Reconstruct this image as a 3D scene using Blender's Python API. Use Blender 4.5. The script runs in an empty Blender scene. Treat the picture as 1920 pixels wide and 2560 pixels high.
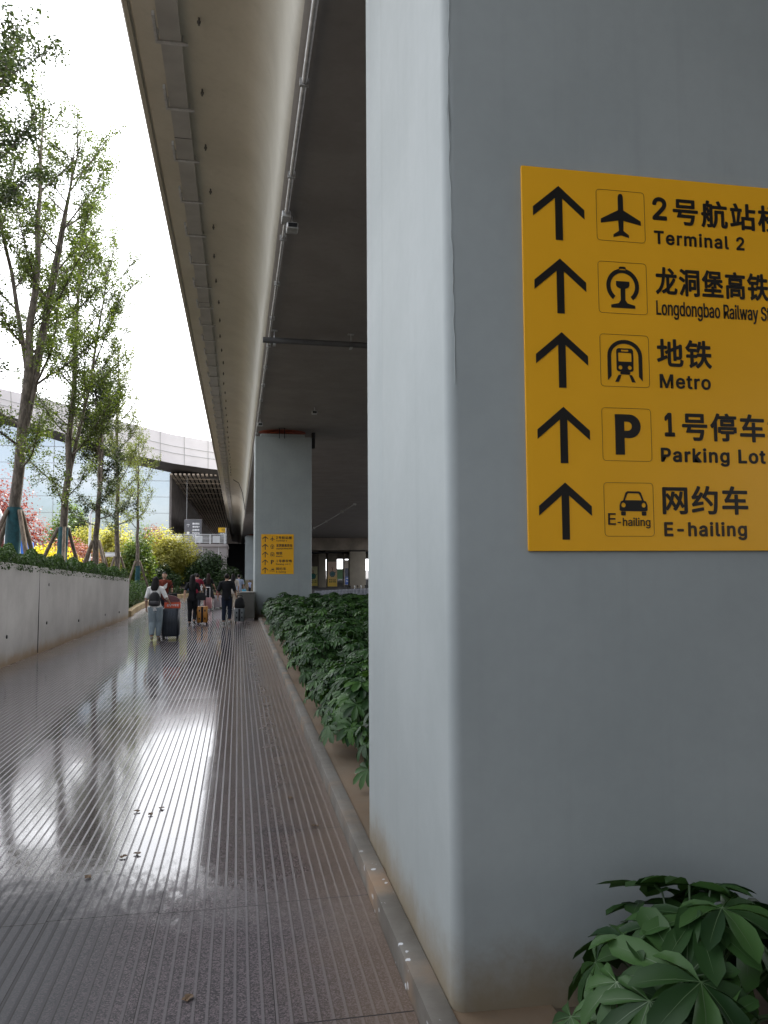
import bpy, bmesh, math, random
import numpy as np
from mathutils import Vector, Matrix
R = math.radians
S = bpy.context.scene
COL = S.collection

# ------------------------------------------------------------------ camera, sky, sun, exposure
yaw, pitch, roll = R(10.6), R(4.15), R(-0.35)
fwd = Vector((math.sin(yaw)*math.cos(pitch), math.cos(yaw)*math.cos(pitch), math.sin(pitch)))
r0 = Vector((math.cos(yaw), -math.sin(yaw), 0)); u0 = r0.cross(fwd)
rt = r0*math.cos(roll)+u0*math.sin(roll); up = -r0*math.sin(roll)+u0*math.cos(roll)
cam = bpy.data.objects.new('camera', bpy.data.cameras.new('camera')); COL.objects.link(cam)
M4 = Matrix((rt, up, -fwd)).transposed().to_4x4(); M4.translation = (0, 0, 1.8)
cam.matrix_world = M4
cam.data.sensor_fit = 'HORIZONTAL'; cam.data.sensor_width = 36.0; cam.data.lens = 36.0*1950/1920
cam.data.clip_start = 0.05; cam.data.clip_end = 3000
S.camera = cam

SUN_EL, SUN_AZ = R(54), R(34)          # azimuth measured from +Y towards +X: ahead and to the right, above the viaduct
sun = bpy.data.objects.new('sun', bpy.data.lights.new('sun', 'SUN')); COL.objects.link(sun)
sd = Vector((math.sin(SUN_AZ)*math.cos(SUN_EL), math.cos(SUN_AZ)*math.cos(SUN_EL), math.sin(SUN_EL)))
sun.rotation_euler = sd.to_track_quat('Z', 'Y').to_euler()
sun.data.energy = 4.6; sun.data.angle = R(0.5); sun.data.color = (1, 0.95, 0.87)

W = bpy.data.worlds.new('World'); S.world = W; W.use_nodes = True
nt = W.node_tree; nt.nodes.clear()
out = nt.nodes.new('ShaderNodeOutputWorld'); bg = nt.nodes.new('ShaderNodeBackground')
sky = nt.nodes.new('ShaderNodeTexSky'); sky.sky_type = 'NISHITA'; sky.sun_disc = False
sky.sun_elevation = SUN_EL; sky.sun_rotation = SUN_AZ; sky.dust_density = 2.5; sky.air_density = 1.0
tc = nt.nodes.new('ShaderNodeTexCoord'); mp = nt.nodes.new('ShaderNodeMapping'); mp.inputs['Scale'].default_value = (1, 1, 2.2)
nz = nt.nodes.new('ShaderNodeTexNoise'); nz.inputs['Scale'].default_value = 2.6; nz.inputs['Detail'].default_value = 7; nz.inputs['Roughness'].default_value = 0.55
cr = nt.nodes.new('ShaderNodeValToRGB'); cr.color_ramp.elements[0].position = 0.30; cr.color_ramp.elements[1].position = 0.54
mx = nt.nodes.new('ShaderNodeMixRGB'); mx.inputs['Color2'].default_value = (11.5, 11.6, 12.0, 1)
nt.links.new(tc.outputs['Generated'], mp.inputs['Vector']); nt.links.new(mp.outputs[0], nz.inputs['Vector'])
dt = nt.nodes.new('ShaderNodeVectorMath'); dt.operation = 'DOT_PRODUCT'; dt.inputs[1].default_value = (sd.x*0.6, sd.y, 0.15)
nt.links.new(tc.outputs['Generated'], dt.inputs[0])
ad = nt.nodes.new('ShaderNodeMath'); ad.operation = 'MULTIPLY_ADD'; ad.inputs[1].default_value = 0.20
nt.links.new(dt.outputs['Value'], ad.inputs[0]); nt.links.new(nz.outputs['Fac'], ad.inputs[2])
mr = nt.nodes.new('ShaderNodeMapRange'); mr.inputs[1].default_value = -0.6; mr.inputs[2].default_value = 0.75; mr.inputs[3].default_value = 0.46; mr.inputs[4].default_value = 1.35
nt.links.new(dt.outputs['Value'], mr.inputs[0])
cm = nt.nodes.new('ShaderNodeVectorMath'); cm.operation = 'SCALE'; cm.inputs[0].default_value = (11.5, 11.7, 12.2)      # clouds towards the sun are brighter
nt.links.new(mr.outputs[0], cm.inputs['Scale']); nt.links.new(cm.outputs[0], mx.inputs['Color2'])
nt.links.new(ad.outputs[0], cr.inputs['Fac']); nt.links.new(cr.outputs['Color'], mx.inputs['Fac'])
nt.links.new(sky.outputs[0], mx.inputs['Color1']); nt.links.new(mx.outputs[0], bg.inputs['Color'])
bg.inputs['Strength'].default_value = 0.14
nt.links.new(bg.outputs[0], out.inputs['Surface'])

S.view_settings.view_transform = 'Standard'; S.view_settings.look = 'None'
S.view_settings.gamma = 1.0; S.view_settings.exposure = 1.2
S.cycles.max_bounces = 8; S.cycles.diffuse_bounces = 4; S.cycles.glossy_bounces = 4; S.cycles.transmission_bounces = 6
S.cycles.use_denoising = True

# ------------------------------------------------------------------ materials
class NT:
    def __init__(s, name):
        s.m = bpy.data.materials.new(name); s.m.use_nodes = True
        s.t = s.m.node_tree; s.b = s.t.nodes['Principled BSDF']
    def n(s, typ, **kw):
        nd = s.t.nodes.new(typ)
        for k, v in kw.items():
            if k in nd.inputs: nd.inputs[k].default_value = v
            else: setattr(nd, k, v)
        return nd
    def l(s, a, b): s.t.links.new(a, b)
    def math(s, op, a, b=None, c=None, clamp=False):
        nd = s.t.nodes.new('ShaderNodeMath'); nd.operation = op; nd.use_clamp = clamp
        for i, v in enumerate((a, b, c)):
            if v is None: continue
            if isinstance(v, (int, float)): nd.inputs[i].default_value = v
            else: s.l(v, nd.inputs[i])
        return nd.outputs[0]
    def mix(s, fac, a, b, blend='MIX'):
        nd = s.t.nodes.new('ShaderNodeMixRGB'); nd.blend_type = blend
        for k, v in (('Fac', fac), ('Color1', a), ('Color2', b)):
            if isinstance(v, (int, float)): nd.inputs[k].default_value = v
            elif isinstance(v, (tuple, list)): nd.inputs[k].default_value = tuple(v)+((1,) if len(v) == 3 else ())
            else: s.l(v, nd.inputs[k])
        return nd.outputs[0]
    def ramp(s, x, lo, hi):
        nd = s.t.nodes.new('ShaderNodeMapRange'); nd.inputs[1].default_value = lo; nd.inputs[2].default_value = hi; nd.clamp = True
        nd.interpolation_type = 'SMOOTHSTEP'
        s.l(x, nd.inputs[0]); return nd.outputs[0]
    def obj(s, scale=(1, 1, 1)):
        c = s.n('ShaderNodeTexCoord'); m = s.n('ShaderNodeMapping'); m.inputs['Scale'].default_value = scale
        s.l(c.outputs['Object'], m.inputs[0]); return m.outputs[0]
    def noise(s, vec, scale, detail=4, rough=0.55, dist=0):
        nd = s.n('ShaderNodeTexNoise'); nd.inputs['Scale'].default_value = scale; nd.inputs['Detail'].default_value = detail
        nd.inputs['Roughness'].default_value = rough; nd.inputs['Distortion'].default_value = dist
        s.l(vec, nd.inputs['Vector']); return nd.outputs['Fac']
    def bump(s, h, strength=0.2, dist=0.01):
        nd = s.n('ShaderNodeBump'); nd.inputs['Strength'].default_value = strength; nd.inputs['Distance'].default_value = dist
        s.l(h, nd.inputs['Height']); s.l(nd.outputs[0], s.b.inputs['Normal'])

def mat(name, col, rough=0.6, var=0.12, scale=3.0, metal=0.0, spec=0.5, bump=0.0, bscale=60, stretch=(1, 1, 1), coat=0):
    k = NT(name); v = k.obj(stretch)
    f = k.noise(v, scale, 5)
    a = tuple(c*(1-var) for c in col); b = tuple(min(1, c*(1+var)) for c in col)
    k.l(k.mix(k.ramp(f, 0.3, 0.7), a, b), k.b.inputs['Base Color'])
    k.b.inputs['Roughness'].default_value = rough; k.b.inputs['Metallic'].default_value = metal
    k.b.inputs['Specular IOR Level'].default_value = spec; k.b.inputs['Coat Weight'].default_value = coat
    if bump: k.bump(k.noise(v, bscale, 4), bump, 0.004)
    return k.m

def leafmat(name, c1, c2, trans=0.45, rough=0.45, tint=1.35, spec=0.3):
    k = NT(name); g = k.n('ShaderNodeNewGeometry')
    col = k.mix(g.outputs['Random Per Island'], c1, c2)
    k.l(col, k.b.inputs['Base Color']); k.b.inputs['Roughness'].default_value = rough
    k.b.inputs['Specular IOR Level'].default_value = spec
    tr = k.n('ShaderNodeBsdfTranslucent'); k.l(k.mix(1.0, col, (tint, tint*1.0, tint*0.45), 'MULTIPLY'), tr.inputs['Color'])
    ms = k.n('ShaderNodeMixShader'); ms.inputs[0].default_value = trans
    k.l(k.b.outputs[0], ms.inputs[1]); k.l(tr.outputs[0], ms.inputs[2])
    k.l(ms.outputs[0], k.t.nodes['Material Output'].inputs['Surface'])
    return k.m

# ------------------------------------------------------------------ mesh helpers
class MB:
    """collects boxes, tubes, lofts; build() links them as one mesh object"""
    def __init__(s): s.v = []; s.f = []; s.mi = []
    def add(s, vs, fs, mi=0):
        o = len(s.v); s.v += [tuple(v) for v in vs]; s.f += [tuple(i+o for i in f) for f in fs]; s.mi += [mi]*len(fs); return s
    def box(s, x0, x1, y0, y1, z0, z1, mi=0):
        return s.add([(x0,y0,z0),(x1,y0,z0),(x1,y1,z0),(x0,y1,z0),(x0,y0,z1),(x1,y0,z1),(x1,y1,z1),(x0,y1,z1)],
                     [(0,3,2,1),(4,5,6,7),(0,1,5,4),(1,2,6,5),(2,3,7,6),(3,0,4,7)], mi)
    def quad(s, a, b, c, d, mi=0): return s.add([a, b, c, d], [(0,1,2,3)], mi)
    def loft(s, rings, closed=True, caps=True, mi=0):
        n = len(rings[0]); vs = [p for r in rings for p in r]; fs = []
        for i in range(len(rings)-1):
            for j in range(n if closed else n-1):
                k = (j+1) % n
                fs.append((i*n+j, i*n+k, (i+1)*n+k, (i+1)*n+j))
        if caps and closed:
            fs.append(tuple(reversed(range(n)))); fs.append(tuple(range((len(rings)-1)*n, len(rings)*n)))
        return s.add(vs, fs, mi)
    def tube(s, pts, rad, n=8, mi=0, caps=True):
        pts = [Vector(p) for p in pts]; rads = rad if isinstance(rad, (list, tuple)) else [rad]*len(pts)
        rings = []; prev = None
        for i, p in enumerate(pts):
            t = (pts[min(i+1, len(pts)-1)]-pts[max(i-1, 0)])
            t = t.normalized() if t.length > 1e-9 else Vector((0,0,1))
            if prev is None:
                a = t.orthogonal().normalized()
            else:
                a = (prev - t*prev.dot(t)); a = a.normalized() if a.length > 1e-6 else t.orthogonal().normalized()
            prev = a; b = t.cross(a)
            rings.append([p+(a*math.cos(2*math.pi*k/n)+b*math.sin(2*math.pi*k/n))*rads[i] for k in range(n)])
        return s.loft(rings, True, caps, mi)
    def rbox(s, x0, x1, y0, y1, z0, z1, r=0.02, seg=3, mi=0, axis='z'):
        """box with rounded vertical edges (or along another axis)"""
        pts = []
        A0, A1, B0, B1, C0, C1 = (x0,x1,y0,y1,z0,z1) if axis == 'z' else ((x0,x1,z0,z1,y0,y1) if axis == 'y' else (y0,y1,z0,z1,x0,x1))
        for cx, cy, a0 in ((A1-r,B1-r,0),(A0+r,B1-r,90),(A0+r,B0+r,180),(A1-r,B0+r,270)):
            for k in range(seg+1):
                a = R(a0+90*k/seg); pts.append((cx+r*math.cos(a), cy+r*math.sin(a)))
        e = min(r*0.6, (C1-C0)*0.2)
        rings = []
        mx_, my_ = (A0+A1)/2, (B0+B1)/2
        fx = 1-e/(A1-A0)*1.2; fy = 1-e/(B1-B0)*1.2
        for c, sc in ((C0, 1), (C0+e, 0), (C1-e, 0), (C1, 1)):
            ring = []
            for x, y in pts:
                if sc: x, y = mx_+(x-mx_)*fx, my_+(y-my_)*fy
                ring.append((x,y,c) if axis == 'z' else ((x,c,y) if axis == 'y' else (c,x,y)))
            rings.append(ring)
        return s.loft(rings, True, True, mi)
    def build(s, name, mats, parent=None, smooth=None, loc=None):
        me = bpy.data.meshes.new(name); me.from_pydata(s.v, [], s.f)
        for m in (mats if isinstance(mats, (list, tuple)) else [mats]): me.materials.append(m)
        if any(s.mi): me.polygons.foreach_set('material_index', s.mi)
        bm = bmesh.new(); bm.from_mesh(me); bmesh.ops.recalc_face_normals(bm, faces=bm.faces); bm.to_mesh(me); bm.free()
        if smooth is not None:
            me.polygons.foreach_set('use_smooth', [True]*len(me.polygons)); me.set_sharp_from_angle(angle=R(smooth))
        me.update()
        return link(name, me, parent, loc)

def link(name, me, parent=None, loc=None):
    o = bpy.data.objects.new(name, me); COL.objects.link(o)
    if parent: o.parent = parent
    if loc is not None: o.location = loc
    return o
def empty(name, loc=(0,0,0), rz=0):
    o = bpy.data.objects.new(name, None); COL.objects.link(o); o.location = loc; o.rotation_euler = (0,0,rz); o.empty_display_size = 0.2; return o
def tag(o, label, cat, group=None, kind=None):
    if label: o['label'] = label
    if cat: o['category'] = cat
    if group: o['group'] = group
    if kind: o['kind'] = kind
    return o
def struct(o, label=None, cat=None): o['kind'] = 'structure'; return tag(o, label, cat)
def copy_tree(o, parent=None):
    c = o.copy(); COL.objects.link(c)
    if parent: c.parent = parent
    for ch in [x for x in o.children]: copy_tree(ch, c)
    return c
def npmesh(name, V, F, mats, mi=None):
    """V (n,3), F (m,k) arrays -> mesh, all faces k-gons"""
    V = np.asarray(V, np.float32); F = np.asarray(F, np.int32); k = F.shape[1]
    me = bpy.data.meshes.new(name); me.vertices.add(len(V)); me.vertices.foreach_set('co', V.ravel())
    me.loops.add(F.size); me.loops.foreach_set('vertex_index', F.ravel())
    me.polygons.add(len(F)); me.polygons.foreach_set('loop_start', np.arange(0, F.size, k, dtype=np.int32))
    me.polygons.foreach_set('loop_total', np.full(len(F), k, np.int32))
    for m in mats: me.materials.append(m)
    if mi is not None: me.polygons.foreach_set('material_index', np.asarray(mi, np.int32))
    me.update(calc_edges=True); me.validate(); return me
def curve_mesh(polys, name='shape', depth=0.0012):
    """filled 2-D outlines (even-odd) as a thin solid, in the XY plane"""
    cu = bpy.data.curves.new(name, 'CURVE'); cu.dimensions = '2D'; cu.fill_mode = 'BOTH'; cu.extrude = depth
    for p in polys:
        sp = cu.splines.new('POLY'); sp.points.add(len(p)-1)
        for i, (x, y) in enumerate(p): sp.points[i].co = (x, y, 0, 1)
        sp.use_cyclic_u = True
    o = bpy.data.objects.new(name, cu); COL.objects.link(o)
    me = bpy.data.meshes.new_from_object(o.evaluated_get(bpy.context.evaluated_depsgraph_get()))
    bpy.data.objects.remove(o); bpy.data.curves.remove(cu); me.materials.clear(); return me
FONT = None
try:
    import os
    _f = os.path.join(bpy.utils.system_resource('DATAFILES'), 'fonts', 'Inter.woff2')      # ships with Blender; the built-in face is used if it is missing
    if os.path.exists(_f): FONT = bpy.data.fonts.load(_f)
except Exception:
    FONT = None
def text_mesh(body, box, bold=0.02, space=1.0, depth=0.0010, keep=False):
    """lettering as mesh fitted to box (x0,x1,y0,y1); bold thickens every stroke (in box heights)"""
    cu = bpy.data.curves.new('text', 'FONT'); cu.body = body; cu.size = 1; cu.extrude = depth; cu.space_character = space
    cu.resolution_u = 4
    if FONT and body.isascii(): cu.font = FONT
    o = bpy.data.objects.new('text', cu); COL.objects.link(o)
    me = bpy.data.meshes.new_from_object(o.evaluated_get(bpy.context.evaluated_depsgraph_get()))
    bpy.data.objects.remove(o); bpy.data.curves.remove(cu); me.materials.clear()
    co = np.empty(len(me.vertices)*3, np.float32); me.vertices.foreach_get('co', co); co = co.reshape(-1, 3)
    lo, hi = co.min(0), co.max(0); x0, x1, y0, y1 = box; t = bold*(y1-y0)
    x0 += t; x1 -= t; y0 += t; y1 -= t
    sx = (x1-x0)/(hi[0]-lo[0]); sy = (y1-y0)/(hi[1]-lo[1])
    co[:, 0] = x0+(co[:, 0]-lo[0])*sx; co[:, 1] = y0+(co[:, 1]-lo[1])*sy
    me.vertices.foreach_set('co', co.ravel()); me.update()
    if t > 0:
        bm = bmesh.new()
        for k, (ax, ay) in enumerate(((0, 0), (1, 0), (-1, 0), (0, 1), (0, -1), (.7, .7), (-.7, .7), (.7, -.7), (-.7, -.7))):
            c = me.copy(); c.transform(Matrix.Translation((ax*t, ay*t, k*0.00006))); bm.from_mesh(c); bpy.data.meshes.remove(c)
        bm.to_mesh(me); bm.free()
    return me
def join_meshes(name, mes, m):
    bm = bmesh.new()
    for x in mes: bm.from_mesh(x); bpy.data.meshes.remove(x)
    me = bpy.data.meshes.new(name); bm.to_mesh(me); bm.free(); me.materials.append(m); return me
# ------------------------------------------------------------------ setting materials
def path_mat():
    k = NT('grooved_granite'); c = k.n('ShaderNodeTexCoord'); s = k.n('ShaderNodeSeparateXYZ'); k.l(c.outputs['Object'], s.inputs[0])
    X, Y = s.outputs[0], s.outputs[1]; P = c.outputs['Object']
    P_ = 0.056
    fr = k.math('FRACT', k.math('DIVIDE', k.math('ADD', X, 20.0), P_))
    groove = k.math('MULTIPLY', k.ramp(fr, 0.0, 0.07), k.math('SUBTRACT', 1.0, k.ramp(fr, 0.22, 0.29)))
    edge = k.math('SUBTRACT', k.ramp(fr, 0.24, 0.27), k.ramp(fr, 0.33, 0.37))
    sx = k.math('FLOOR', k.math('DIVIDE', k.math('ADD', X, 20.0), P_*10))
    yo = k.math('ADD', Y, k.math('MULTIPLY', k.math('MODULO', sx, 2.0), 0.02))
    yd = k.math('DIVIDE', k.math('ADD', yo, 50.12), 1.16)
    sy = k.math('FLOOR', yd); fy = k.math('FRACT', yd)
    fx_ = k.math('FRACT', k.math('DIVIDE', k.math('ADD', X, 20.0), P_*10))
    joint = k.math('MAXIMUM', k.math('LESS_THAN', fy, 0.007), k.math('LESS_THAN', fx_, 0.007))
    cmb = k.n('ShaderNodeCombineXYZ'); k.l(sx, cmb.inputs[0]); k.l(sy, cmb.inputs[1])
    wn = k.n('ShaderNodeTexWhiteNoise'); wn.noise_dimensions = '2D'; k.l(cmb.outputs[0], wn.inputs['Vector'])
    slab = wn.outputs['Value']
    vo = k.n('ShaderNodeTexVoronoi'); vo.inputs['Scale'].default_value = 170; k.l(P, vo.inputs['Vector'])
    speck = k.n('ShaderNodeSeparateColor'); k.l(vo.outputs['Color'], speck.inputs[0])
    sp = speck.outputs[0]
    n1 = k.noise(P, 0.7, 5); n2 = k.noise(P, 90, 3); n3 = k.noise(P, 2.2, 6, 0.65)
    granite = k.mix(k.math('POWER', sp, 1.6), (0.011, 0.0105, 0.0125), (0.165, 0.130, 0.138))
    granite = k.mix(k.math('MULTIPLY', slab, 0.45), granite, (0.058, 0.053, 0.058))
    strip = k.mix(n2, (0.09, 0.081, 0.085), (0.165, 0.15, 0.154))
    # wet looking, polished zone on the left; honed and dry near the camera and along the kerb
    wob = k.math('MULTIPLY', k.math('SUBTRACT', n3, 0.5), 2.4)
    strk = k.noise(k.obj((26, 9, 1)), 1.0, 4, 0.7)
    wob = k.math('ADD', k.math('MULTIPLY', wob, 0.55), k.math('MULTIPLY', k.math('SUBTRACT', strk, 0.5), 1.1))
    near = k.ramp(k.math('ADD', k.math('ADD', Y, k.math('MULTIPLY', X, 0.45)), wob), 3.95, 5.05)
    right = k.math('SUBTRACT', 1.0, k.ramp(X, -0.35, 0.25))
    gl = k.math('MULTIPLY', near, k.math('ADD', k.math('MULTIPLY', right, 0.25), 0.75))
    dark_near = k.math('MULTIPLY', k.math('SUBTRACT', 1.0, near), k.math('SUBTRACT', 1.0, k.ramp(X, -1.0, -0.2)))
    granite = k.mix(k.math('MULTIPLY', dark_near, 0.85), granite, (0.052, 0.053, 0.056))
    gcol = k.mix(k.math('MULTIPLY', dark_near, 0.92), strip, (0.056, 0.056, 0.058))
    col = k.mix(groove, granite, gcol)
    col = k.mix(k.math('MULTIPLY', edge, k.math('ADD', 0.5, k.math('MULTIPLY', dark_near, 0.45))), col, (0.02, 0.018, 0.017))
    # ochre silt along the kerb and the wall foot
    silt = k.math('MULTIPLY', k.ramp(k.math('ADD', X, k.math('MULTIPLY', k.math('SUBTRACT', n3, 0.5), 0.5)), 0.05, 0.78), 0.55)
    silt2 = k.math('MULTIPLY', k.math('SUBTRACT', 1.0, k.ramp(k.math('ADD', X, k.math('MULTIPLY', k.math('SUBTRACT', n1, 0.5), 1.2)), -4.2, -3.5)), 0.6)
    col = k.mix(k.math('MAXIMUM', silt, silt2), col, (0.165, 0.115, 0.075))
    col = k.mix(joint, col, (0.02, 0.018, 0.017))
    col = k.mix(k.math('MULTIPLY', k.ramp(n1, 0.35, 0.75), 0.18), col, (0.092, 0.086, 0.092))
    k.l(col, k.b.inputs['Base Color'])
    rg = k.math('SUBTRACT', 0.58, k.math('MULTIPLY', gl, 0.508))
    rg = k.math('ADD', rg, k.math('MULTIPLY', groove, 0.36)); rg = k.math('ADD', rg, k.math('MULTIPLY', slab, 0.03))
    rg = k.math('ADD', rg, k.math('MULTIPLY', k.math('MAXIMUM', silt, silt2), 0.3))
    rg = k.math('ADD', rg, k.math('MULTIPLY', k.math('SUBTRACT', n3, 0.5), 0.10), clamp=True)
    k.l(rg, k.b.inputs['Roughness']); k.b.inputs['IOR'].default_value = 1.55; k.l(k.math('ADD', 0.14, k.math('MULTIPLY', gl, 0.38)), k.b.inputs['Specular IOR Level'])
    h = k.math('SUBTRACT', k.math('ADD', k.math('MULTIPLY', n2, 0.12), k.math('MULTIPLY', slab, 0.05)), k.math('MULTIPLY', groove, 0.35))
    bp_ = k.n('ShaderNodeBump'); bp_.inputs['Strength'].default_value = 0.10; bp_.inputs['Distance'].default_value = 0.004; k.l(h, bp_.inputs['Height'])
    tl_ = k.n('ShaderNodeVectorMath'); tl_.operation = 'MULTIPLY_ADD'; tl_.inputs[1].default_value = (0.009, 0.007, 0); tl_.inputs[2].default_value = (-0.0045, -0.0035, 1)
    k.l(wn.outputs['Color'], tl_.inputs[0]); nrm = k.n('ShaderNodeVectorMath'); nrm.operation = 'NORMALIZE'; k.l(tl_.outputs[0], nrm.inputs[0])     # every slab sits a hair out of level
    k.l(nrm.outputs[0], bp_.inputs['Normal']); k.l(bp_.outputs[0], k.b.inputs['Normal'])
    return k.m
def concrete(name, c1, c2, stain=(0.16, 0.12, 0.08), sh=0.25, base=0.0, rough=0.75, amt=0.5, streak=True, spec=0.35):
    """painted or bare concrete: cloudy tone, faint vertical run-off streaks, soil stains up to height sh above base"""
    k = NT(name); v = k.obj(); c = k.n('ShaderNodeTexCoord'); s = k.n('ShaderNodeSeparateXYZ'); k.l(c.outputs['Object'], s.inputs[0])
    a = k.noise(v, 0.9, 6, 0.6); b = k.noise(v, 14, 4)
    col = k.mix(k.ramp(a, 0.3, 0.72), c1, c2)
    if streak:
        st = k.noise(k.obj((6, 6, 0.22)), 1.0, 5, 0.6)
        col = k.mix(k.math('MULTIPLY', k.ramp(st, 0.5, 0.8), 0.22), col, tuple(x*0.62 for x in c1))
    col = k.mix(k.math('MULTIPLY', k.ramp(b, 0.35, 0.65), 0.07), col, tuple(x*0.7 for x in c1))
    z = k.math('ADD', s.outputs[2], k.math('MULTIPLY', k.math('SUBTRACT', k.noise(v, 3.2, 6, 0.7), 0.5), -0.55*max(sh, 0.1)*2))
    f = k.math('MULTIPLY', k.math('SUBTRACT', 1.0, k.ramp(z, base, base+sh)), amt)
    col = k.mix(f, col, stain)
    k.l(col, k.b.inputs['Base Color']); k.b.inputs['Roughness'].default_value = rough; k.b.inputs['Specular IOR Level'].default_value = spec
    k.bump(k.math('ADD', b, k.math('MULTIPLY', k.noise(v, 90, 3), 0.4)), 0.12, 0.004)
    return k.m
def kerb_mat():
    k = NT('kerb_stone'); v = k.obj(); c = k.n('ShaderNodeTexCoord'); s = k.n('ShaderNodeSeparateXYZ'); k.l(c.outputs['Object'], s.inputs[0])
    a = k.noise(v, 2.0, 6, 0.65); b = k.noise(v, 40, 3)
    col = k.mix(k.ramp(a, 0.3, 0.7), (0.085, 0.075, 0.062), (0.155, 0.145, 0.128))
    col = k.mix(k.math('MULTIPLY', k.ramp(k.noise(v, 1.3, 5), 0.48, 0.7), 0.7), col, (0.28, 0.17, 0.09))
    vo = k.n('ShaderNodeTexVoronoi'); vo.inputs['Scale'].default_value = 15; k.l(v, vo.inputs['Vector'])
    d = k.math('ADD', vo.outputs['Distance'], k.math('MULTIPLY', k.math('SUBTRACT', b, 0.5), 0.5))
    drop = k.math('MULTIPLY', k.math('SUBTRACT', 1.0, k.ramp(d, 0.16, 0.24)), k.math('GREATER_THAN', k.noise(v, 3.4, 2), 0.50))
    win = k.math('MULTIPLY', k.ramp(s.outputs[1], 2.6, 3.3), k.math('SUBTRACT', 1.0, k.ramp(s.outputs[1], 4.4, 5.0)))
    col = k.mix(k.math('MULTIPLY', k.math('MULTIPLY', drop, win), 0.8), col, (0.55, 0.57, 0.6))
    k.l(col, k.b.inputs['Base Color']); k.b.inputs['Roughness'].default_value = 0.7; k.bump(b, 0.25, 0.005)
    return k.m
MP = {}
MP['path'] = path_mat()
MP['paint'] = concrete('grey_green_pier_paint', (0.306, 0.334, 0.330), (0.350, 0.378, 0.374), (0.19, 0.145, 0.085), 0.34, 0.08, 0.62, 0.9)
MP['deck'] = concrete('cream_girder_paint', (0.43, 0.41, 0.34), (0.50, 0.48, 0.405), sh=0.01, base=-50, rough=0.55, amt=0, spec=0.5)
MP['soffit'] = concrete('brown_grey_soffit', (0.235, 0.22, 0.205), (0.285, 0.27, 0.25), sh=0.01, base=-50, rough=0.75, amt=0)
MP['stub'] = mat('grey_stub', (0.10, 0.10, 0.095), 0.7)
MP['wall'] = concrete('bare_wall_concrete', (0.41, 0.39, 0.37), (0.52, 0.50, 0.475), (0.34, 0.22, 0.11), 0.30, 0.0, 0.8, 0.75)
MP['kerb'] = kerb_mat()
MP['soil'] = mat('garden_soil', (0.075, 0.055, 0.038), 0.95, 0.4, 6, bump=0.5, bscale=30)
MP['asphalt'] = mat('dark_asphalt', (0.045, 0.043, 0.045), 0.85, 0.25, 1.2, bump=0.3, bscale=120)
MP['stone'] = concrete('pinkish_stone_cladding', (0.33, 0.295, 0.29), (0.40, 0.365, 0.355), sh=0.01, base=-50, amt=0)
MP['dark'] = mat('painted_void_shade', (0.012, 0.012, 0.012), 0.8, 0.3, 0.3)  # near-black colour standing in for unlit depth
MP['white'] = mat('white_enamel', (0.74, 0.75, 0.76), 0.4, 0.05)
MP['steel'] = mat('galvanised_steel', (0.46, 0.46, 0.45), 0.45, 0.15, 12, metal=0.55)
MP['traygrey'] = mat('tray_grey_paint', (0.36, 0.36, 0.35), 0.6, 0.1, 2)
MP['black'] = mat('black_plastic', (0.014, 0.014, 0.015), 0.6, 0.2, spec=0.25)
MP['rust'] = mat('rust_red_bearing', (0.33, 0.075, 0.035), 0.75, 0.35, 3)
MP['brown'] = mat('brown_beam_concrete', (0.24, 0.205, 0.165), 0.85, 0.2, 0.6)
MP['yellow_ink'] = mat('sign_yellow', (0.86, 0.425, 0.020), 0.26, 0.03, 2, spec=0.5)
MP['ink'] = mat('sign_black_ink', (0.012, 0.011, 0.010), 0.38, 0.1)
MP['ink_brown'] = mat('sign_brown_ink', (0.035, 0.022, 0.012), 0.38, 0.1)

# ------------------------------------------------------------------ ground, path, kerbs
g = MB(); g.quad((-900,-600,-1.5),(900,-600,-1.5),(900,1500,-1.5),(-900,1500,-1.5)); struct(g.build('ground', MP['asphalt']))
p = MB(); p.quad((-4.6,-12,0),(0.72,-12,0),(0.72,100,0),(-4.6,100,0)); p.quad((0.72,-12,0),(0.72,-12,-1.5),(0.72,100,-1.5),(0.72,100,0)); struct(p.build('path', MP['path']))
# planter bed and kerb on the right of the path
p = MB(); p.quad((0.822, -12, 0.100), (1.22, -12, 0.092), (1.22, 28.9, 0.092), (0.822, 28.9, 0.100)); p.quad((1.22, -12, 0.092), (1.22, -12, -0.2), (1.22, 28.9, -0.2), (1.22, 28.9, 0.092)); p.quad((0.822, 28.9, 0.100), (1.22, 28.9, 0.092), (1.22, 28.9, -0.3), (0.822, 28.9, -0.3))
struct(p.build('kerb_ledge', concrete('tan_ledge', (0.10, 0.078, 0.052), (0.165, 0.14, 0.105), (0.18, 0.095, 0.045), 0.2, 0.0, 0.85, 0.55, False)))
p = MB(); p.box(1.12, 5.2, -12, 34, -1.5, 0.075); struct(p.build('planter_soil', MP['soil']))
p = MB(); p.rbox(0.722, 0.822, -12, 28.9, -0.2, 0.112, 0.007, 2, axis='y'); struct(p.build('kerb', MP['kerb'], smooth=30))
# thin white line and lane dashes on the lower road under the viaduct
p = MB()
for (xa, ya, xb, yb) in ((8.0, 77.5, 9.3, 75), (11.5, 74, 13.5, 72), (15, 68, 18, 66), (7, 66, 9, 64)):
    d = Vector((xb-xa, yb-ya, 0)); n_ = Vector((-d.y, d.x, 0)).normalized()*0.16
    a, b = Vector((xa, ya, -1.49)), Vector((xb, yb, -1.49)); p.quad(a-n_, b-n_, b+n_, a+n_)
struct(p.build('road_marking', mat('worn_road_paint', (0.42, 0.42, 0.41), 0.7, 0.3, 4)))
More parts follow.
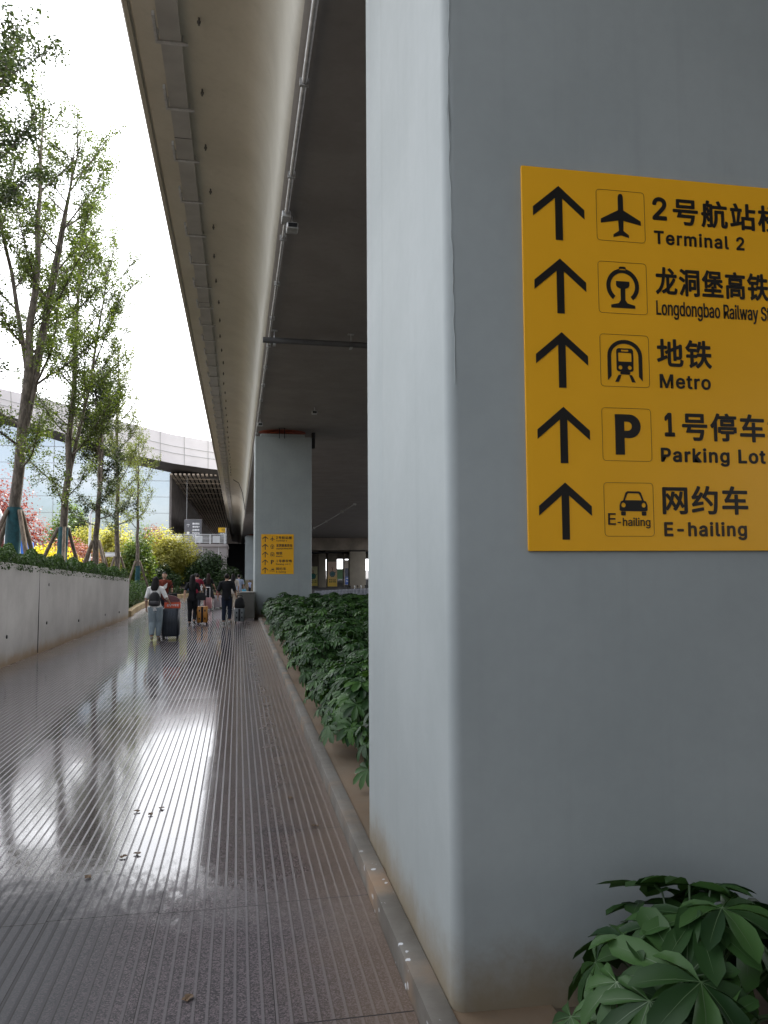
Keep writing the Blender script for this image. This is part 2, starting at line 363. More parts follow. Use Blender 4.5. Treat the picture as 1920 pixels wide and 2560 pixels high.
# terrace behind the retaining wall, falling away along the path
def zt(y): return 1.99-(max(min(y, 70), -12)-15)*0.0315
def zter(x, y):
    t = min(1, max(0, (-4.75-x)/0.5)) if y > 30.6 else 1
    return max(0.12, (zt(y)-0.16)*t + 0.12*(1-t)) if x > -24 else zt(y)-0.16-0.02*(-24-x)
p = MB(); xs = [-70, -50, -36, -24, -16, -10, -7, -5.3, -5.0, -4.75, -4.45]; ys = [-12, 0, 10, 20, 30.55, 30.6, 36, 44, 52, 60, 70, 90, 106]
vs = []
for y in ys:
    for x in xs: vs.append((x if (x < -4.46 or y > 30.58) else -4.4, y, zter(x, y)))
fs = [(i*len(xs)+j, i*len(xs)+j+1, (i+1)*len(xs)+j+1, (i+1)*len(xs)+j) for i in range(len(ys)-1) for j in range(len(xs)-1)]
p.add(vs, fs); struct(p.build('terrain', MP['soil']))
# low ochre kerb beside the hedge, and the end kerb of the path
p = MB()
kp = [(-4.16, 31.6), (-4.36, 34.2), (-4.5, 38), (-4.62, 43), (-4.2, 50), (-3.4, 53.2), (-2.2, 54.3), (-1.2, 54.4)]
rings = []
for i, (x, y) in enumerate(kp):
    a = Vector(kp[max(0, i-1)]); b = Vector(kp[min(len(kp)-1, i+1)]); d = (b-a).normalized(); n_ = Vector((d.y, -d.x))
    l_, r_ = Vector((x, y))-n_*0.13, Vector((x, y))+n_*0.13
    rings.append([(l_.x, l_.y, -0.1), (r_.x, r_.y, -0.1), (r_.x, r_.y, 0.21), (r_.x-n_.x*0.02, r_.y-n_.y*0.02, 0.23), (l_.x, l_.y, 0.23)])
p.loft(rings); struct(p.build('kerb_edge', concrete('ochre_kerb', (0.36, 0.25, 0.12), (0.46, 0.36, 0.2), sh=0.01, base=-50, amt=0)))
p = MB(); p.quad((-5.4, 53.5, 0.12), (0.3, 54.3, 0.12), (-1.0, 72, 0.12), (-22, 72, 0.12)); struct(p.build('garden_bed', MP['soil']))

# retaining wall with tie holes and panel joints
wl = empty('retaining_wall', (-4.2, 20, 0))
def wall_x(y): return -4.32+(y-15)*0.0195
p = MB(); n = 24; rings = []
for i in range(n+1):
    y = -12+(30.7+12)*i/n; x = wall_x(y); z = zt(y)
    rings.append([(x-0.02+4.2, y-20, -0.3), (x+4.2, y-20, z-0.015), (x-0.015+4.2, y-20, z), (x-0.24+4.2, y-20, z), (x-0.24+4.2, y-20, -0.3)])
p.loft(rings); wb = p.build('wall_panel', MP['wall'], wl)
p = MB()
for y in (18.2, 9.0):
    x = wall_x(y)+4.2; p.box(x-0.012, x+0.002, y-20-0.004, y-20+0.004, 0.02, zt(y)-0.02)
p.build('panel_joint', MP['black'], wl)
for y, z in ((16.0, .55), (18.9, .62), (22.2, .46), (26.0, .40), (28.6, .34), (13.6, .6), (19.0, 0.58+.9), (15.2, 1.5)):
    p = MB(); x = wall_x(y)+4.2; p.tube([(x-0.02, y-20, z), (x+0.004, y-20, z)], [0.032, 0.036], 10); p.build('tie_hole', MP['black'], wl)
tag(wl, 'long bare grey concrete retaining wall with round tie holes beside the path', 'wall')
# ------------------------------------------------------------------ viaduct
va = empty('viaduct', (2, 30, 0))
prof = [(26, 7.05), (0.80, 7.05), (0.66, 7.06), (0.575, 7.10), (0.515, 7.17), (0.485, 7.27), (0.465, 7.5), (0.445, 7.8), (0.415, 8.08), (0.37, 8.28), (0.30, 8.44), (0.205, 8.565), (0.09, 8.655), (-0.05, 8.715),
        (-0.25, 8.765), (-0.5, 8.805), (-0.8, 8.85), (-1.1, 8.90), (-1.38, 8.955), (-1.405, 8.985), (-1.425, 8.985), (-1.435, 8.95), (-1.49, 8.95), (-1.51, 8.97), (-1.51, 10.2), (-1.28, 10.2), (-1.2, 9.4), (26, 9.5)]
p = MB(); yy = [-90, -40, 0, 10, 20, 30, 50, 80, 110, 150, 205]
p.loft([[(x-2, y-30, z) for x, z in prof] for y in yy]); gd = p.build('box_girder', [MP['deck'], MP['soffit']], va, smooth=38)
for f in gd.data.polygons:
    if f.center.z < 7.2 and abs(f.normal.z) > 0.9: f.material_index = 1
tag(va, 'cream concrete viaduct with curved cantilever and dark soffit over the planter', 'viaduct')

def pier(x0, y0, w, d, zb, zt_, label, name='concrete_pier', det=True, groove=True):
    e = empty(name, (x0+w/2, y0+d/2, 0))
    p = MB(); r = 0.05; w2, d2 = w/2, d/2; pts = []
    for cx, cy, a0 in ((w2-r, d2-r, 0), (-w2+r, d2-r, 90), (-w2+r, -d2+r, 180), (w2-r, -d2+r, 270)):
        for k in range(7):
            a = R(a0+15*k); pts.append((cx+r*math.cos(a), cy+r*math.sin(a)))
        if groove and a0 == 90:      # shallow vertical reveal on the path side
            gy = d2-0.55
            pts += [(-w2, gy+0.07), (-w2+0.006, gy+0.03), (-w2+0.006, gy-0.03), (-w2, gy-0.07)]
    zs = [zb, 0.0, 0.6, 2, 4, zt_-0.012, zt_]
    p.loft([[(x*(1 if z < zt_ else 0.994), y*(1 if z < zt_ else 0.994), z) for x, y in pts] for z in zs]); p.build('shaft', MP['paint'], e, smooth=35)
    if det:
        p = MB(); p.rbox(-w2+0.2, w2-0.25, -d2+0.12, d2-0.12, zt_+0.002, zt_+0.13, 0.03); p.build('plinth', MP['paint'], e, smooth=40)
        p = MB(); rings = []
        for rr, zz in ((0.80, 0.13), (0.80, 0.17), (0.6, 0.24), (0.45, 0.27), (0.45, 0.31), (0.9, 0.315), (0.9, 0.335)):
            rings.append([(rr*math.cos(2*math.pi*k/28), 0.62*rr*1.2*math.sin(2*math.pi*k/28)-0.05, zt_+zz) for k in range(28)])
        p.loft(rings); p.build('bearing', MP['rust'], e, smooth=35)
        p = MB()
        for xx in (-0.16, 0.03): p.tube([(xx, -d2-0.02, zt_-0.06), (xx, -d2-0.02, zt_+0.33)], 0.012, 6)
        p.box(-0.22, 0.06, -d2-0.035, -d2-0.005, zt_+0.32, zt_+0.35); p.build('access_ladder', MP['black'], e)
        p = MB(); p.rbox(w2+0.004, w2+0.13, -d2+0.05, -d2+0.3, zt_-0.38, zt_+0.2, 0.02); p.build('drain_box', MP['black'], e)
    return e
p1 = pier(0.825, 3.015, 2.1, 2.0, -1.5, 6.72, '')
tag(p1, 'huge grey-green painted pier close up, its front face carrying the big yellow sign', 'pillar', 'viaduct piers')
p2 = pier(0.59, 29.0, 2.10, 2.0, -1.5, 6.72, '')
tag(p2, 'grey-green painted pier farther along the path with rust-red bearing on top and small yellow sign', 'pillar', 'viaduct piers')
p3 = pier(1.03, 118, 2.2, 2.4, -1.5, 6.72, '')
tag(p3, 'distant pale grey pier half hidden behind the left edge of the second pier', 'pillar', 'viaduct piers')
p0 = pier(1.0, -25, 2.15, 2.0, -1.5, 6.72, '')
tag(p0, 'grey-green viaduct pier standing behind the viewpoint', 'pillar', 'viaduct piers')

# uneven paint ridge at the corner of the near pier
p = MB(); rng = random.Random(5); rings = []; z = 2.55
while z < 6.5:
    w = 0.0012+0.002*rng.random()+(0.004 if 3.6 < z < 3.72 or 4.3 < z < 4.38 else 0); x = -1.05+0.030+0.006*math.sin(z*3)+rng.uniform(-.003, .003)
    rings.append([(x-w, -1.0-0.0005, z), (x, -1.0-0.0015-w*0.25, z), (x+w, -1.0-0.0005, z), (x, -0.998, z)]); z += rng.uniform(.02, .07)
p.loft(rings); p.build('paint_ridge', MP['paint'], p1)
# cable tray under the cantilever
ct = empty('cable_tray', (-0.92, 20, 8.78))
def zc(x): return float(np.interp(x, [q[0] for q in prof[2:20]][::-1], [q[1] for q in prof[2:20]][::-1]))
ty0, ty1 = 5.0, 170.0
p = MB(); p.box(-0.135, 0.135, ty0-20, ty1-20, -0.03, 0.045); p.build('trunking', MP['traygrey'], ct)
bk = None
for i in range(98):
    y = 5.6+i*1.52
    if bk is None:
        p = MB(); p.box(-0.17, 0.22, -0.03, 0.03, -0.052, -0.032); p.box(-0.20, -0.16, -0.03, 0.03, -0.052, 0.17); p.box(-0.20, -0.165, -0.50, 0.03, -0.05, 0.02)
        p.box(0.145, 0.16, -0.02, 0.02, -0.05, 0.09)
        bk = p.build('bracket', MP['steel'], ct, loc=(0, y-20, 0))
    else:
        c = bk.copy(); COL.objects.link(c); c.parent = ct; c.location = (0, y-20, 0)
for i in range(1, 16):
    y = 4.6+i*7.9; p = MB(); p.box(-0.137, 0.137, y-20, y-20+0.012, -0.033, 0.047); p.build('joint_cover', MP['black'], ct)
tag(ct, 'grey cable tray hung on light brackets under the viaduct cantilever', 'cable tray')
# bolt stubs beside the tray
rp = None
for i in range(34):
    y = 8.2+i*1.52
    if rp is None:
        p = MB(); p.tube([(0, 0, 0.10), (0, 0, -0.04)], 0.014, 8); p.tube([(0, 0, 0.015), (0, 0, -0.01)], 0.026, 6)
        rp = p.build('bolt_stub', MP['stub']); o = rp
        tag(rp, 'small dark bolt stub poking from the cantilever underside beside the cable tray', 'bolt', 'bolt stubs beside the cable tray')
    else:
        o = rp.copy(); COL.objects.link(o)
    x = -0.56+0.02*math.sin(i*1.7); o.location = (x, y, zc(x)-0.06)
# conduit along the soffit edge with junction box and floodlight
cd = empty('conduit', (0.66, 20, 7.0))
p = MB(); p.tube([(0, -18, 0.0), (0, -8.9, 0.0)], 0.032, 8); p.tube([(0.0, -8.6, 0.0), (-0.02, 9.5, 0.0)], 0.024, 8); p.tube([(-0.02, 9.5, 0), (-0.02, 11.2, -0.02), (-0.03, 60, -0.0)], 0.024, 6); p.build('pipe', MP['steel'], cd, smooth=50)
for yy_ in range(-16, 12, 2):
    p = MB(); p.box(-0.05, 0.05, yy_, yy_+0.04, -0.04, 0.045); p.build('clip', MP['steel'], cd)
p = MB(); p.rbox(-0.065, 0.065, -8.88, -8.60, -0.06, 0.035, 0.015); p.build('junction_box', MP['steel'], cd, smooth=40)
tag(cd, 'thin grey electrical conduit running along the lower edge of the viaduct', 'conduit')
def floodlight(x, y, z, label, s=1.0):
    e = empty('floodlight', (x, y, z))
    p = MB(); p.tube([(0, 0, 0.17*s), (0, 0, 0.05*s)], 0.012*s, 6); p.box(-0.09*s, 0.09*s, -0.01*s, 0.01*s, 0.035*s, 0.055*s); p.build('bracket', MP['steel'], e)
    p = MB(); p.rbox(-0.085*s, 0.085*s, -0.12*s, 0.10*s, -0.06*s, 0.03*s, 0.02*s); h = p.build('housing', MP['steel'], e, smooth=40)
    p = MB(); p.box(-0.065*s, 0.065*s, -0.125*s, -0.119*s, -0.045*s, 0.015*s); p.build('lens', MP['black'], e)
    tag(e, label, 'light', 'lamps under the viaduct')
floodlight(0.75, 11.25, 6.84, 'grey floodlight hanging from the conduit at the viaduct soffit edge, nearest of its kind', 1.0)
floodlight(0.72, 27.2, 6.84, 'small grey lamp at the soffit edge just before the second pier')
floodlight(2.4, 25.0, 6.87, 'small round lamp on the dark soffit above the second pier')
# transverse drain pipe below the soffit
dp = empty('drain_pipe', (1.7, 17, 6.8))
p = MB(); p.tube([(-1.2, -0.02, 0.02), (8.5, 0.12, -0.03)], 0.065, 10); p.build('pipe', mat('pipe_grey', (0.10, 0.10, 0.10), 0.6), dp, smooth=50)
for xx in (-0.95, 0.75, 2.6, 4.6):
    p = MB(); p.tube([(xx, 0, 0.26), (xx, 0, -0.06)], 0.012, 6); p.box(xx-0.03, xx+0.03, -0.09, 0.09, -0.085, -0.07); p.box(xx-0.07, xx+0.07, -0.05, 0.05, 0.235, 0.248); p.build('hanger', MP['steel'], dp)
tag(dp, 'dark drain pipe crossing below the viaduct soffit on hangers', 'pipe')
# sagging cable under the right side of the deck
cb = empty('cable', (8, 60, 6.8))
p = MB(); pts = [(9.2, 62, 7.0), (9.0, 68, 6.8), (8.7, 78, 6.55), (8.6, 90, 6.5), (8.5, 104, 6.0), (9.0, 118, 5.2), (9.8, 128, 4.9)]
pts = [(x-8, y-60, z-6.8) for x, y, z in pts]; p.tube(pts, 0.045, 6); p.build('line', MP['steel'], cb, smooth=60)
for q in pts[:5]:
    p = MB(); p.box(q[0]-0.12, q[0]+0.12, q[1]-0.1, q[1]+0.1, q[2]-0.1, q[2]+0.12); p.build('clamp', MP['steel'], cb)
tag(cb, 'pale cable strung along the dark underside of the viaduct behind the near pier', 'cable')
# looped black cable at the far end
lc = MB(); lc.tube([(-0.4, 60, 8.6), (0.0, 60.3, 8.4), (0.28, 60.5, 7.7), (0.42, 60.6, 6.9), (0.5, 60.6, 6.3)], 0.025, 6)
tag(lc.build('loose_cable', MP['black'], smooth=60), 'loose black cable looping down the far curved side of the viaduct', 'cable')
# utility cabinet on the path side of the second pier
cbn = empty('utility_cabinet', (0.33, 28.6, 0))
p = MB(); p.rbox(-0.26, 0.255, -0.6, 0.5, 0.09, 0.97, 0.015); p.build('body', mat('cabinet_grey', (0.13, 0.125, 0.11), 0.6, 0.1), cbn)
p = MB(); p.box(-0.24, 0.22, -0.56, 0.46, 0.0, 0.088); p.build('base', MP['stone'], cbn)
p = MB(); p.rbox(-0.28, 0.258, -0.62, 0.52, 0.972, 1.0, 0.012); p.build('lid', MP['kerb'], cbn)
tag(cbn, 'low grey utility cabinet standing on the path against the second pier', 'cabinet')
# ------------------------------------------------------------------ wayfinding signs (unit width 1, height 1.235, origin at the top left)
SH = 1.235
def circ(cx, cy, r, n=28, a0=0, a1=360):
    return [(cx+r*math.cos(R(a0+(a1-a0)*i/n)), cy+r*math.sin(R(a0+(a1-a0)*i/n))) for i in range(n if a1-a0 == 360 else n+1)]
def rrect(x0, x1, y0, y1, r, n=5):
    o = []
    for cx, cy, a in ((x1-r, y1-r, 0), (x0+r, y1-r, 90), (x0+r, y0+r, 180), (x1-r, y0+r, 270)):
        o += [(cx+r*math.cos(R(a+90*k/n)), cy+r*math.sin(R(a+90*k/n))) for k in range(n+1)]
    return o
def arrow_polys(cx, ty, w=0.176, h=0.179):
    t = 0.0246; hw = w/2
    d = 0.030            # stroke of the slanted arms, measured upright
    dy = 0.074
    return [[(cx, ty), (cx+hw, ty-dy), (cx+hw, ty-dy-d), (cx+t/2, ty-d-0.0105), (cx+t/2, ty-h), (cx-t/2, ty-h), (cx-t/2, ty-d-0.0105), (cx-hw, ty-dy-d), (cx-hw, ty-dy)]]
def picto(i, cx, cy):
    P = []
    if i == 0:
        s = 0.15
        half = [(0, .50), (.035, .49), (.055, .45), (.06, .40), (.06, .13), (.47, -.09), (.47, -.18), (.06, -.10), (.05, -.33), (.18, -.42), (.18, -.48), (0, -.43)]
        P = [[(x, y) for x, y in half]+[(-x, y) for x, y in reversed(half[1:-1])]]
    elif i == 1:
        s = 0.155
        outer = circ(0, .04, .37, 30, -52, 232); inner = circ(0, .04, .28, 30, 232, -52)
        P = [outer+inner, [(-.075, .38), (.075, .38), (.075, .44), (.05, .455), (-.05, .455), (-.075, .44)],
             [(-.15, .14), (.15, .14), (.15, .05), (.12, .01), (.05, -.02), (.05, -.26), (.1, -.33), (.27, -.37), (.27, -.43), (-.27, -.43), (-.27, -.37), (-.1, -.33), (-.05, -.26), (-.05, -.02), (-.12, .01), (-.15, .05)]]
    elif i == 2:
        s = 0.155
        arch = [(-.39, -.42), (-.39, .10)]+[(-.39*math.cos(R(a)), .10+.34*math.sin(R(a))) for a in range(10, 180, 10)]+[(.39, .10), (.39, -.42), (.31, -.33), (.31, .10)]+[(.31*math.cos(R(a)), .10+.26*math.sin(R(a))) for a in range(10, 180, 10)]+[(-.31, .10), (-.31, -.33)]
        P = [arch, rrect(-.19, .19, -.23, .26, .06), rrect(-.15, .15, -.02, .17, .02), rrect(-.085, .085, .195, .235, .015),
             circ(-.105, -.145, .045, 14), circ(.105, -.145, .045, 14), rrect(-.11, .11, -.29, -.235, .02),
             [(-.09, -.30), (-.15, -.30), (-.23, -.45), (-.15, -.45)], [(.09, -.30), (.15, -.30), (.23, -.45), (.15, -.45)]]
    elif i == 3:
        s = 0.155
        b = [(-.26, .42), (.06, .42)]+[(.06+.25*math.sin(R(a)), .175+.245*math.cos(R(a))) for a in range(15, 180, 15)]+[(.06, -.07), (-.06, -.07), (-.06, -.42), (-.26, -.42)]
        hh = [(-.06, .27), (.02, .27)]+[(.02+.095*math.sin(R(a)), .175+.095*math.cos(R(a))) for a in range(20, 180, 20)]+[(.02, .08), (-.06, .08)]
        P = [b, hh]
    else:
        s = 0.155; ox, oy = .10, .145
        body = [(-.31, -.06), (-.31, -.16), (-.28, -.18), (.28, -.18), (.31, -.16), (.31, -.06), (.28, .02), (.23, .04), (.17, .20), (.13, .23), (-.13, .23), (-.17, .20), (-.23, .04), (-.28, .02)]
        win = [(-.19, .045), (.19, .045), (.14, .165), (.115, .19), (-.115, .19), (-.14, .165)]
        P = [body, win, circ(-.225, -.055, .05, 14), circ(.225, -.055, .05, 14), rrect(-.28, -.18, -.27, -.185, .02), rrect(.18, .28, -.27, -.185, .02)]
        P = [[(x+ox, y+oy) for x, y in q] for q in P]
    return [[(cx+x*s, cy+y*s) for x, y in q] for q in P]
ROWS = [('2号航站楼', .455, .943, 'Terminal 2', .458, .79, 1.12), ('龙洞堡高铁站', .458, .957, 'Longdongbao Railway Station', .458, .957, 1.0),
        ('地铁', .455, .652, 'Metro', .462, .645, 1.1), ('1号停车场', .462, .943, 'Parking Lot 1', .458, .90, 1.12), ('网约车', .458, .765, 'E-hailing', .461, .757, 1.12)]
def make_sign(loc, width, sz, label, frames=True, bold=0.024):
    e = empty('wayfinding_sign', loc); e.scale = (width, width, sz)
    t = 0.012/width
    p = MB(); p.rbox(0, 1, -t, 0, -SH, 0, 0.004, 2, axis='y'); p.build('panel', MP['yellow_ink'], e)
    ROT = Matrix.Rotation(R(90), 4, 'X')
    def put(me, name):
        me.transform(ROT); me.transform(Matrix.Translation((0, -t-0.0006, 0))); me.update(); return link(name, me, e)
    for i, (zh, a, b, en, c, d, sp) in enumerate(ROWS):
        v0 = -(0.048+0.1945*i)*SH
        me = curve_mesh(arrow_polys(0.125, v0, h=0.179)); me.materials.append(MP['ink']); put(me, 'arrow')
        cx, cy = 0.341, v0-0.083
        me = curve_mesh(picto(i, cx, cy)); me.materials.append(MP['ink'])
        if i == 4:
            me2 = text_mesh('E', (cx-.073, cx-.047, cy-.049, cy-.012), 0.012); me3 = text_mesh('-hailing', (cx-.041, cx+.072, cy-.060, cy-.026), 0.008)
            me = join_meshes('pictogram', [me, me2, me3], MP['ink'])
        put(me, 'pictogram')
        if frames:
            q = 0.0009; h = 0.0855
            me = curve_mesh([rrect(cx-h, cx+h, cy-h, cy+h, .012), rrect(cx-h+q, cx+h-q, cy-h+q, cy+h-q, .011)], depth=0.0004); me.materials.append(MP['ink_brown']); put(me, 'pictogram_frame')
        zb = (a, b, v0-.079*SH, v0-.003*SH)
        if zh[0] in '12':
            me = join_meshes('chinese_lettering', [text_mesh(zh[0], (a+(.012 if zh[0] == '1' else 0), a+(.048 if zh[0] == '1' else .052), zb[2]+.012, zb[3]-.004), bold*1.6), text_mesh(zh[1:], (a+.074,)+zb[1:], bold, 1.12)], MP['ink'])
        else: me = text_mesh(zh, zb, bold, 1.12)
        if not me.materials: me.materials.append(MP['ink'])
        put(me, 'chinese_lettering')
        desc = any(ch in en for ch in 'gpy'); cap, base = v0-.098*SH, v0-.136*SH
        if i == 1: cap, base = v0-.094*SH, v0-.134*SH
        me = text_mesh(en, (c, d, base-(0.27*(cap-base) if desc else 0), cap), 0.012 if i == 1 else 0.035, sp); me.materials.append(MP['ink_brown'] if i == 4 else MP['ink']); put(me, 'english_lettering')
    tag(e, label, 'sign', 'yellow wayfinding signs')
    return e
make_sign((1.156, 3.012, 3.487), 1.305, 1.312, 'large yellow wayfinding sign close up on the near pier, largest in view')
make_sign((0.83, 28.998, 3.09), 1.19, 1.19, 'small yellow wayfinding sign on the second pier along the path', frames=False)
# ------------------------------------------------------------------ airport terminal
MP['glass'] = None
def glass_mat():
    k = NT('curtain_glass'); v = k.obj()
    n_ = k.noise(v, 0.12, 3); k.b.inputs['Base Color'].default_value = (0.56, 0.585, 0.61, 1)
    k.b.inputs['Metallic'].default_value = 0.72; k.b.inputs['Roughness'].default_value = 0.035
    k.bump(k.noise(v, 0.35, 2), 0.03, 0.25); return k.m
MP['glass'] = glass_mat()
MP['alu'] = mat('pale_aluminium_panel', (0.74, 0.71, 0.72), 0.5, 0.05, 0.3, metal=0.0)
MP['lattice'] = mat('bronze_slat', (0.55, 0.47, 0.40), 0.8, 0.15, 0.1)
MP['lattice_dark'] = mat('dark_soffit_void', (0.016, 0.014, 0.013), 0.9, 0.2, 0.2)
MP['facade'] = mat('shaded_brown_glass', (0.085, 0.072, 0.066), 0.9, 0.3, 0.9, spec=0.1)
te = empty('airport_terminal', (-12, 112, 0))
OX, OY = -12, 112
def tl(v): return (v[0]-OX, v[1]-OY, v[2])
YF = 112.0
# curved fascia: bottom and top heights along X
fx = [-95, -75, -55, -42, -31.8, -24.4, -15.8, -9.3, -3.7, 6, 20, 34]
fb = [26.5, 26.6, 26.2, 25.0, 23.05, 20.8, 18.05, 16.7, 15.95, 15.3, 15.1, 15.0]
ft = [31.0, 30.8, 30.0, 28.6, 26.3, 24.7, 22.2, 20.65, 19.75, 19.1, 18.9, 18.8]
def fbz(x): return float(np.interp(x, fx, fb))
def ftz(x): return float(np.interp(x, fx, ft))
xs = np.arange(-95, 34.1, 1.0)
p = MB(); vs = []; fs = []
for i, x in enumerate(xs):
    b, t_ = fbz(x), ftz(x); yb = 0.012*(x+10)**2*0.02
    for kk in range(7):
        u = kk/6; bulge = -1.0*u
        vs.append(tl((x, YF+bulge, b+(t_-b)*u)))
    vs.append(tl((x, YF+9, t_+1.0)))
for i in range(len(xs)-1):
    for kk in range(7): fs.append((i*8+kk, (i+1)*8+kk, (i+1)*8+kk+1, i*8+kk+1))
p.add(vs, fs); p.build('fascia', MP['alu'], te, smooth=50)
p = MB()                                   # panel seams
for x in np.arange(-92, 33, 3.25):
    b, t_ = fbz(x), ftz(x); pr = []
    for kk in range(7):
        u = kk/6; pr.append(tl((x, YF-1.0*u-0.02, b+(t_-b)*u)))
    p.tube(pr, 0.045, 4)
for u in (0.36, 0.60):
    pr = [tl((x, YF-1.0*u-0.02, fbz(x)+(ftz(x)-fbz(x))*u)) for x in np.arange(-95, 34, 2.0)]
    p.tube(pr, 0.05, 4)
p.build('panel_seam', MP['traygrey'], te)
p = MB()                                   # underside of the fascia
vs = []; fs = []
for i, x in enumerate(xs):
    b = fbz(x); vs += [tl((x, YF, b)), tl((x, YF+4.6, b-0.75)), tl((x, YF+4.72, b-0.95))]
for i in range(len(xs)-1):
    fs += [(i*3, i*3+1, i*3+4, i*3+3), (i*3+1, i*3+2, i*3+5, i*3+4)]
p.add(vs, fs); p.build('eave_soffit', mat('dark_eave', (0.085, 0.078, 0.075), 0.7, 0.15, 0.3), te)
# curtain wall facing the path
XG1 = -9.6; YG = YF+4.65
p = MB(); vs = []; fs = []; gx = [x for x in xs if x <= -10]+[XG1]
for x in gx: vs += [tl((x, YG, -1.5)), tl((x, YG, fbz(x)-0.85))]
for i in range(len(gx)-1): fs.append((i*2, i*2+2, i*2+3, i*2+1))
p.add(vs, fs); p.build('curtain_wall', MP['glass'], te)
p = MB()
for x in np.arange(-94, -9, 9.2): p.box(x+3.8-0.03-OX, x+3.8+0.03-OX, YG-0.05-OY, YG-0.01-OY, -1.5, fbz(x+3.8)-0.9)
for z in np.arange(0.6, 22, 2.35):
    xe = max(x for x in list(gx) if fbz(x)-0.9 > z or x < -94)
    p.box(-95-OX, xe-OX, YG-0.048-OY, YG-0.012-OY, z-0.03, z+0.03)
p.build('mullion', MP['traygrey'], te)
# shaded side facade and slatted canopy running away from the viewpoint
p = MB(); p.quad(tl((XG1, YG, -1.5)), tl((XG1, 460, -1.5)), tl((XG1, 460, 15.7)), tl((XG1, YG, 15.7)))
p.build('side_facade', MP['facade'], te)
p = MB(); p.quad(tl((XG1, YG-2, 15.75)), tl((34, YG-2, 15.75)), tl((34, 460, 15.75)), tl((XG1, 460, 15.75))); p.build('canopy_void', MP['lattice_dark'], te)
p = MB()
for x in np.arange(XG1+0.1, 12, 0.62): p.box(x-0.16-OX, x+0.16-OX, YG-2-OY, 460-OY, 15.35, 15.6)
for y in [119, 125, 132, 141, 152, 166, 186, 214, 260]: p.box(XG1-OX, 14-OX, y-OY, y+0.10-OY, 15.24, 15.34)
p.build('canopy_slats', MP['lattice'], te)
p = MB(); p.box(XG1-0.25-OX, XG1+0.05-OX, YG-0.3-OY, YG-0.02-OY, -1.5, 15.8); p.build('corner_post', mat('corner_bronze', (0.14, 0.12, 0.11), 0.6), te)
tag(te, 'airport terminal with mirror glass wall, curved pale fascia and slatted dark canopy', 'building')
# near-black backdrop block: the unlit depth below the viaduct put into its colour
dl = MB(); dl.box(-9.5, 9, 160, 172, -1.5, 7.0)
tag(dl.build('shade_backdrop', MP['dark']), 'added near-black backdrop standing in for unlit depth at the end of the path below the viaduct', 'building')

# ------------------------------------------------------------------ elevated forecourt (overpass) with balustrade
ov = empty('overpass', (-8, 75, 0))
def ol(*a): return (a[0]+8, a[1]+8, a[2]-75, a[3]-75, a[4], a[5])
p = MB(); p.box(*ol(-30, -1.05, 75, 86, 3.12, 3.95)); p.build('beam', MP['stone'], ov)
p = MB(); p.box(*ol(-30, -0.98, 74.85, 86, 3.955, 4.22)); p.build('coping', MP['stone'], ov)
p = MB()
for x in (-1.8, -3.3, -4.8, -6.3): p.box(*ol(x-0.02, x+0.02, 74.985, 74.999, 3.14, 3.94))
p.build('panel_joint', MP['white'], ov)
for x in (-1.56, -8.4, -15.2):
    p = MB(); p.box(*ol(x, x+0.5, 75.02, 75.6, -1.5, 3.118)); p.box(*ol(x-0.004, x+0.504, 75.016, 75.604, 2.2, 2.23)); p.build('column', MP['stone'], ov)
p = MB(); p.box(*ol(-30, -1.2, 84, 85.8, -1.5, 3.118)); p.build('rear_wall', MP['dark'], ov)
tag(ov, 'pinkish stone overpass with a dark opening below, crossing behind the bushes', 'overpass')
bl = empty('balustrade', (-8, 75.1, 4.22))
px = np.arange(-29, -1.1, 1.32)
for x in px:
    p = MB(); p.box(x+8-0.045, x+8+0.045, -0.05, 0.05, 0.002, 0.86); p.build('post', MP['white'], bl)
p = MB()
for z in (0.14, 0.26, 0.38, 0.50, 0.62, 0.74): p.box(-21, 6.95, -0.015, 0.015, z-0.02, z+0.02)
p.box(-21, 6.95, -0.04, 0.04, 0.862, 0.91); p.build('rails', MP['white'], bl)
for x in (-5.3, -3.5, -1.9):
    p = MB(); p.box(x+8-0.45, x+8+0.2, 0.06, 0.09, 0.1, 0.72); p.build('info_panel', MP['white'], bl)
tag(bl, 'white rail balustrade on the edge of the overpass', 'railing')
# signs on the overpass
sg = empty('totem_sign', (-4.2, 76.5, 4.25))
p = MB(); p.rbox(-0.85, 0.75, -0.06, 0.06, 0.3, 2.35, 0.02, 2, axis='y'); p.build('panel', mat('sign_slate', (0.10, 0.10, 0.11), 0.5), sg)
p = MB()
for x in (-0.7, 0.6): p.box(x-0.05, x+0.05, -0.04, 0.04, -0.03, 0.298)
p.build('leg', MP['steel'], sg)
ms = []
for k, t_ in enumerate(('国内到达', '停车场 P', '出租车', 'Parking', 'Taxi')):
    ms.append(text_mesh(t_, (-0.1, 0.55, 1.85-k*0.3, 2.03-k*0.3), 0.04))
ms.append(curve_mesh(arrow_polys(0, 0, .3, .3))); ms[-1].transform(Matrix.Translation((-0.5, 1.9, 0)))
ms.append(curve_mesh([circ(-0.5, 1.05, .13, 16)]))
me = join_meshes('lettering', ms, MP['white']); me.transform(Matrix.Rotation(R(90), 4, 'X')); me.transform(Matrix.Translation((0, -0.062, 0))); link('lettering', me, sg)
tag(sg, 'dark grey direction sign with white lines of text on the overpass', 'sign')
sg = empty('gate_sign', (-1.55, 76.2, 4.25))
p = MB(); p.box(-0.33, 0.33, -0.05, 0.05, 1.1, 1.55); p.build('panel', mat('bright_yellow_sign', (0.80, 0.47, 0.02), 0.5), sg)
p = MB(); p.box(-0.33, 0.33, -0.05, 0.05, 0.55, 1.095); p.build('lower_panel', mat('sign_slate', (0.07, 0.07, 0.08), 0.5), sg)
p = MB(); p.box(0.335, 0.40, -0.04, 0.04, -0.03, 1.55); p.build('post', MP['white'], sg)
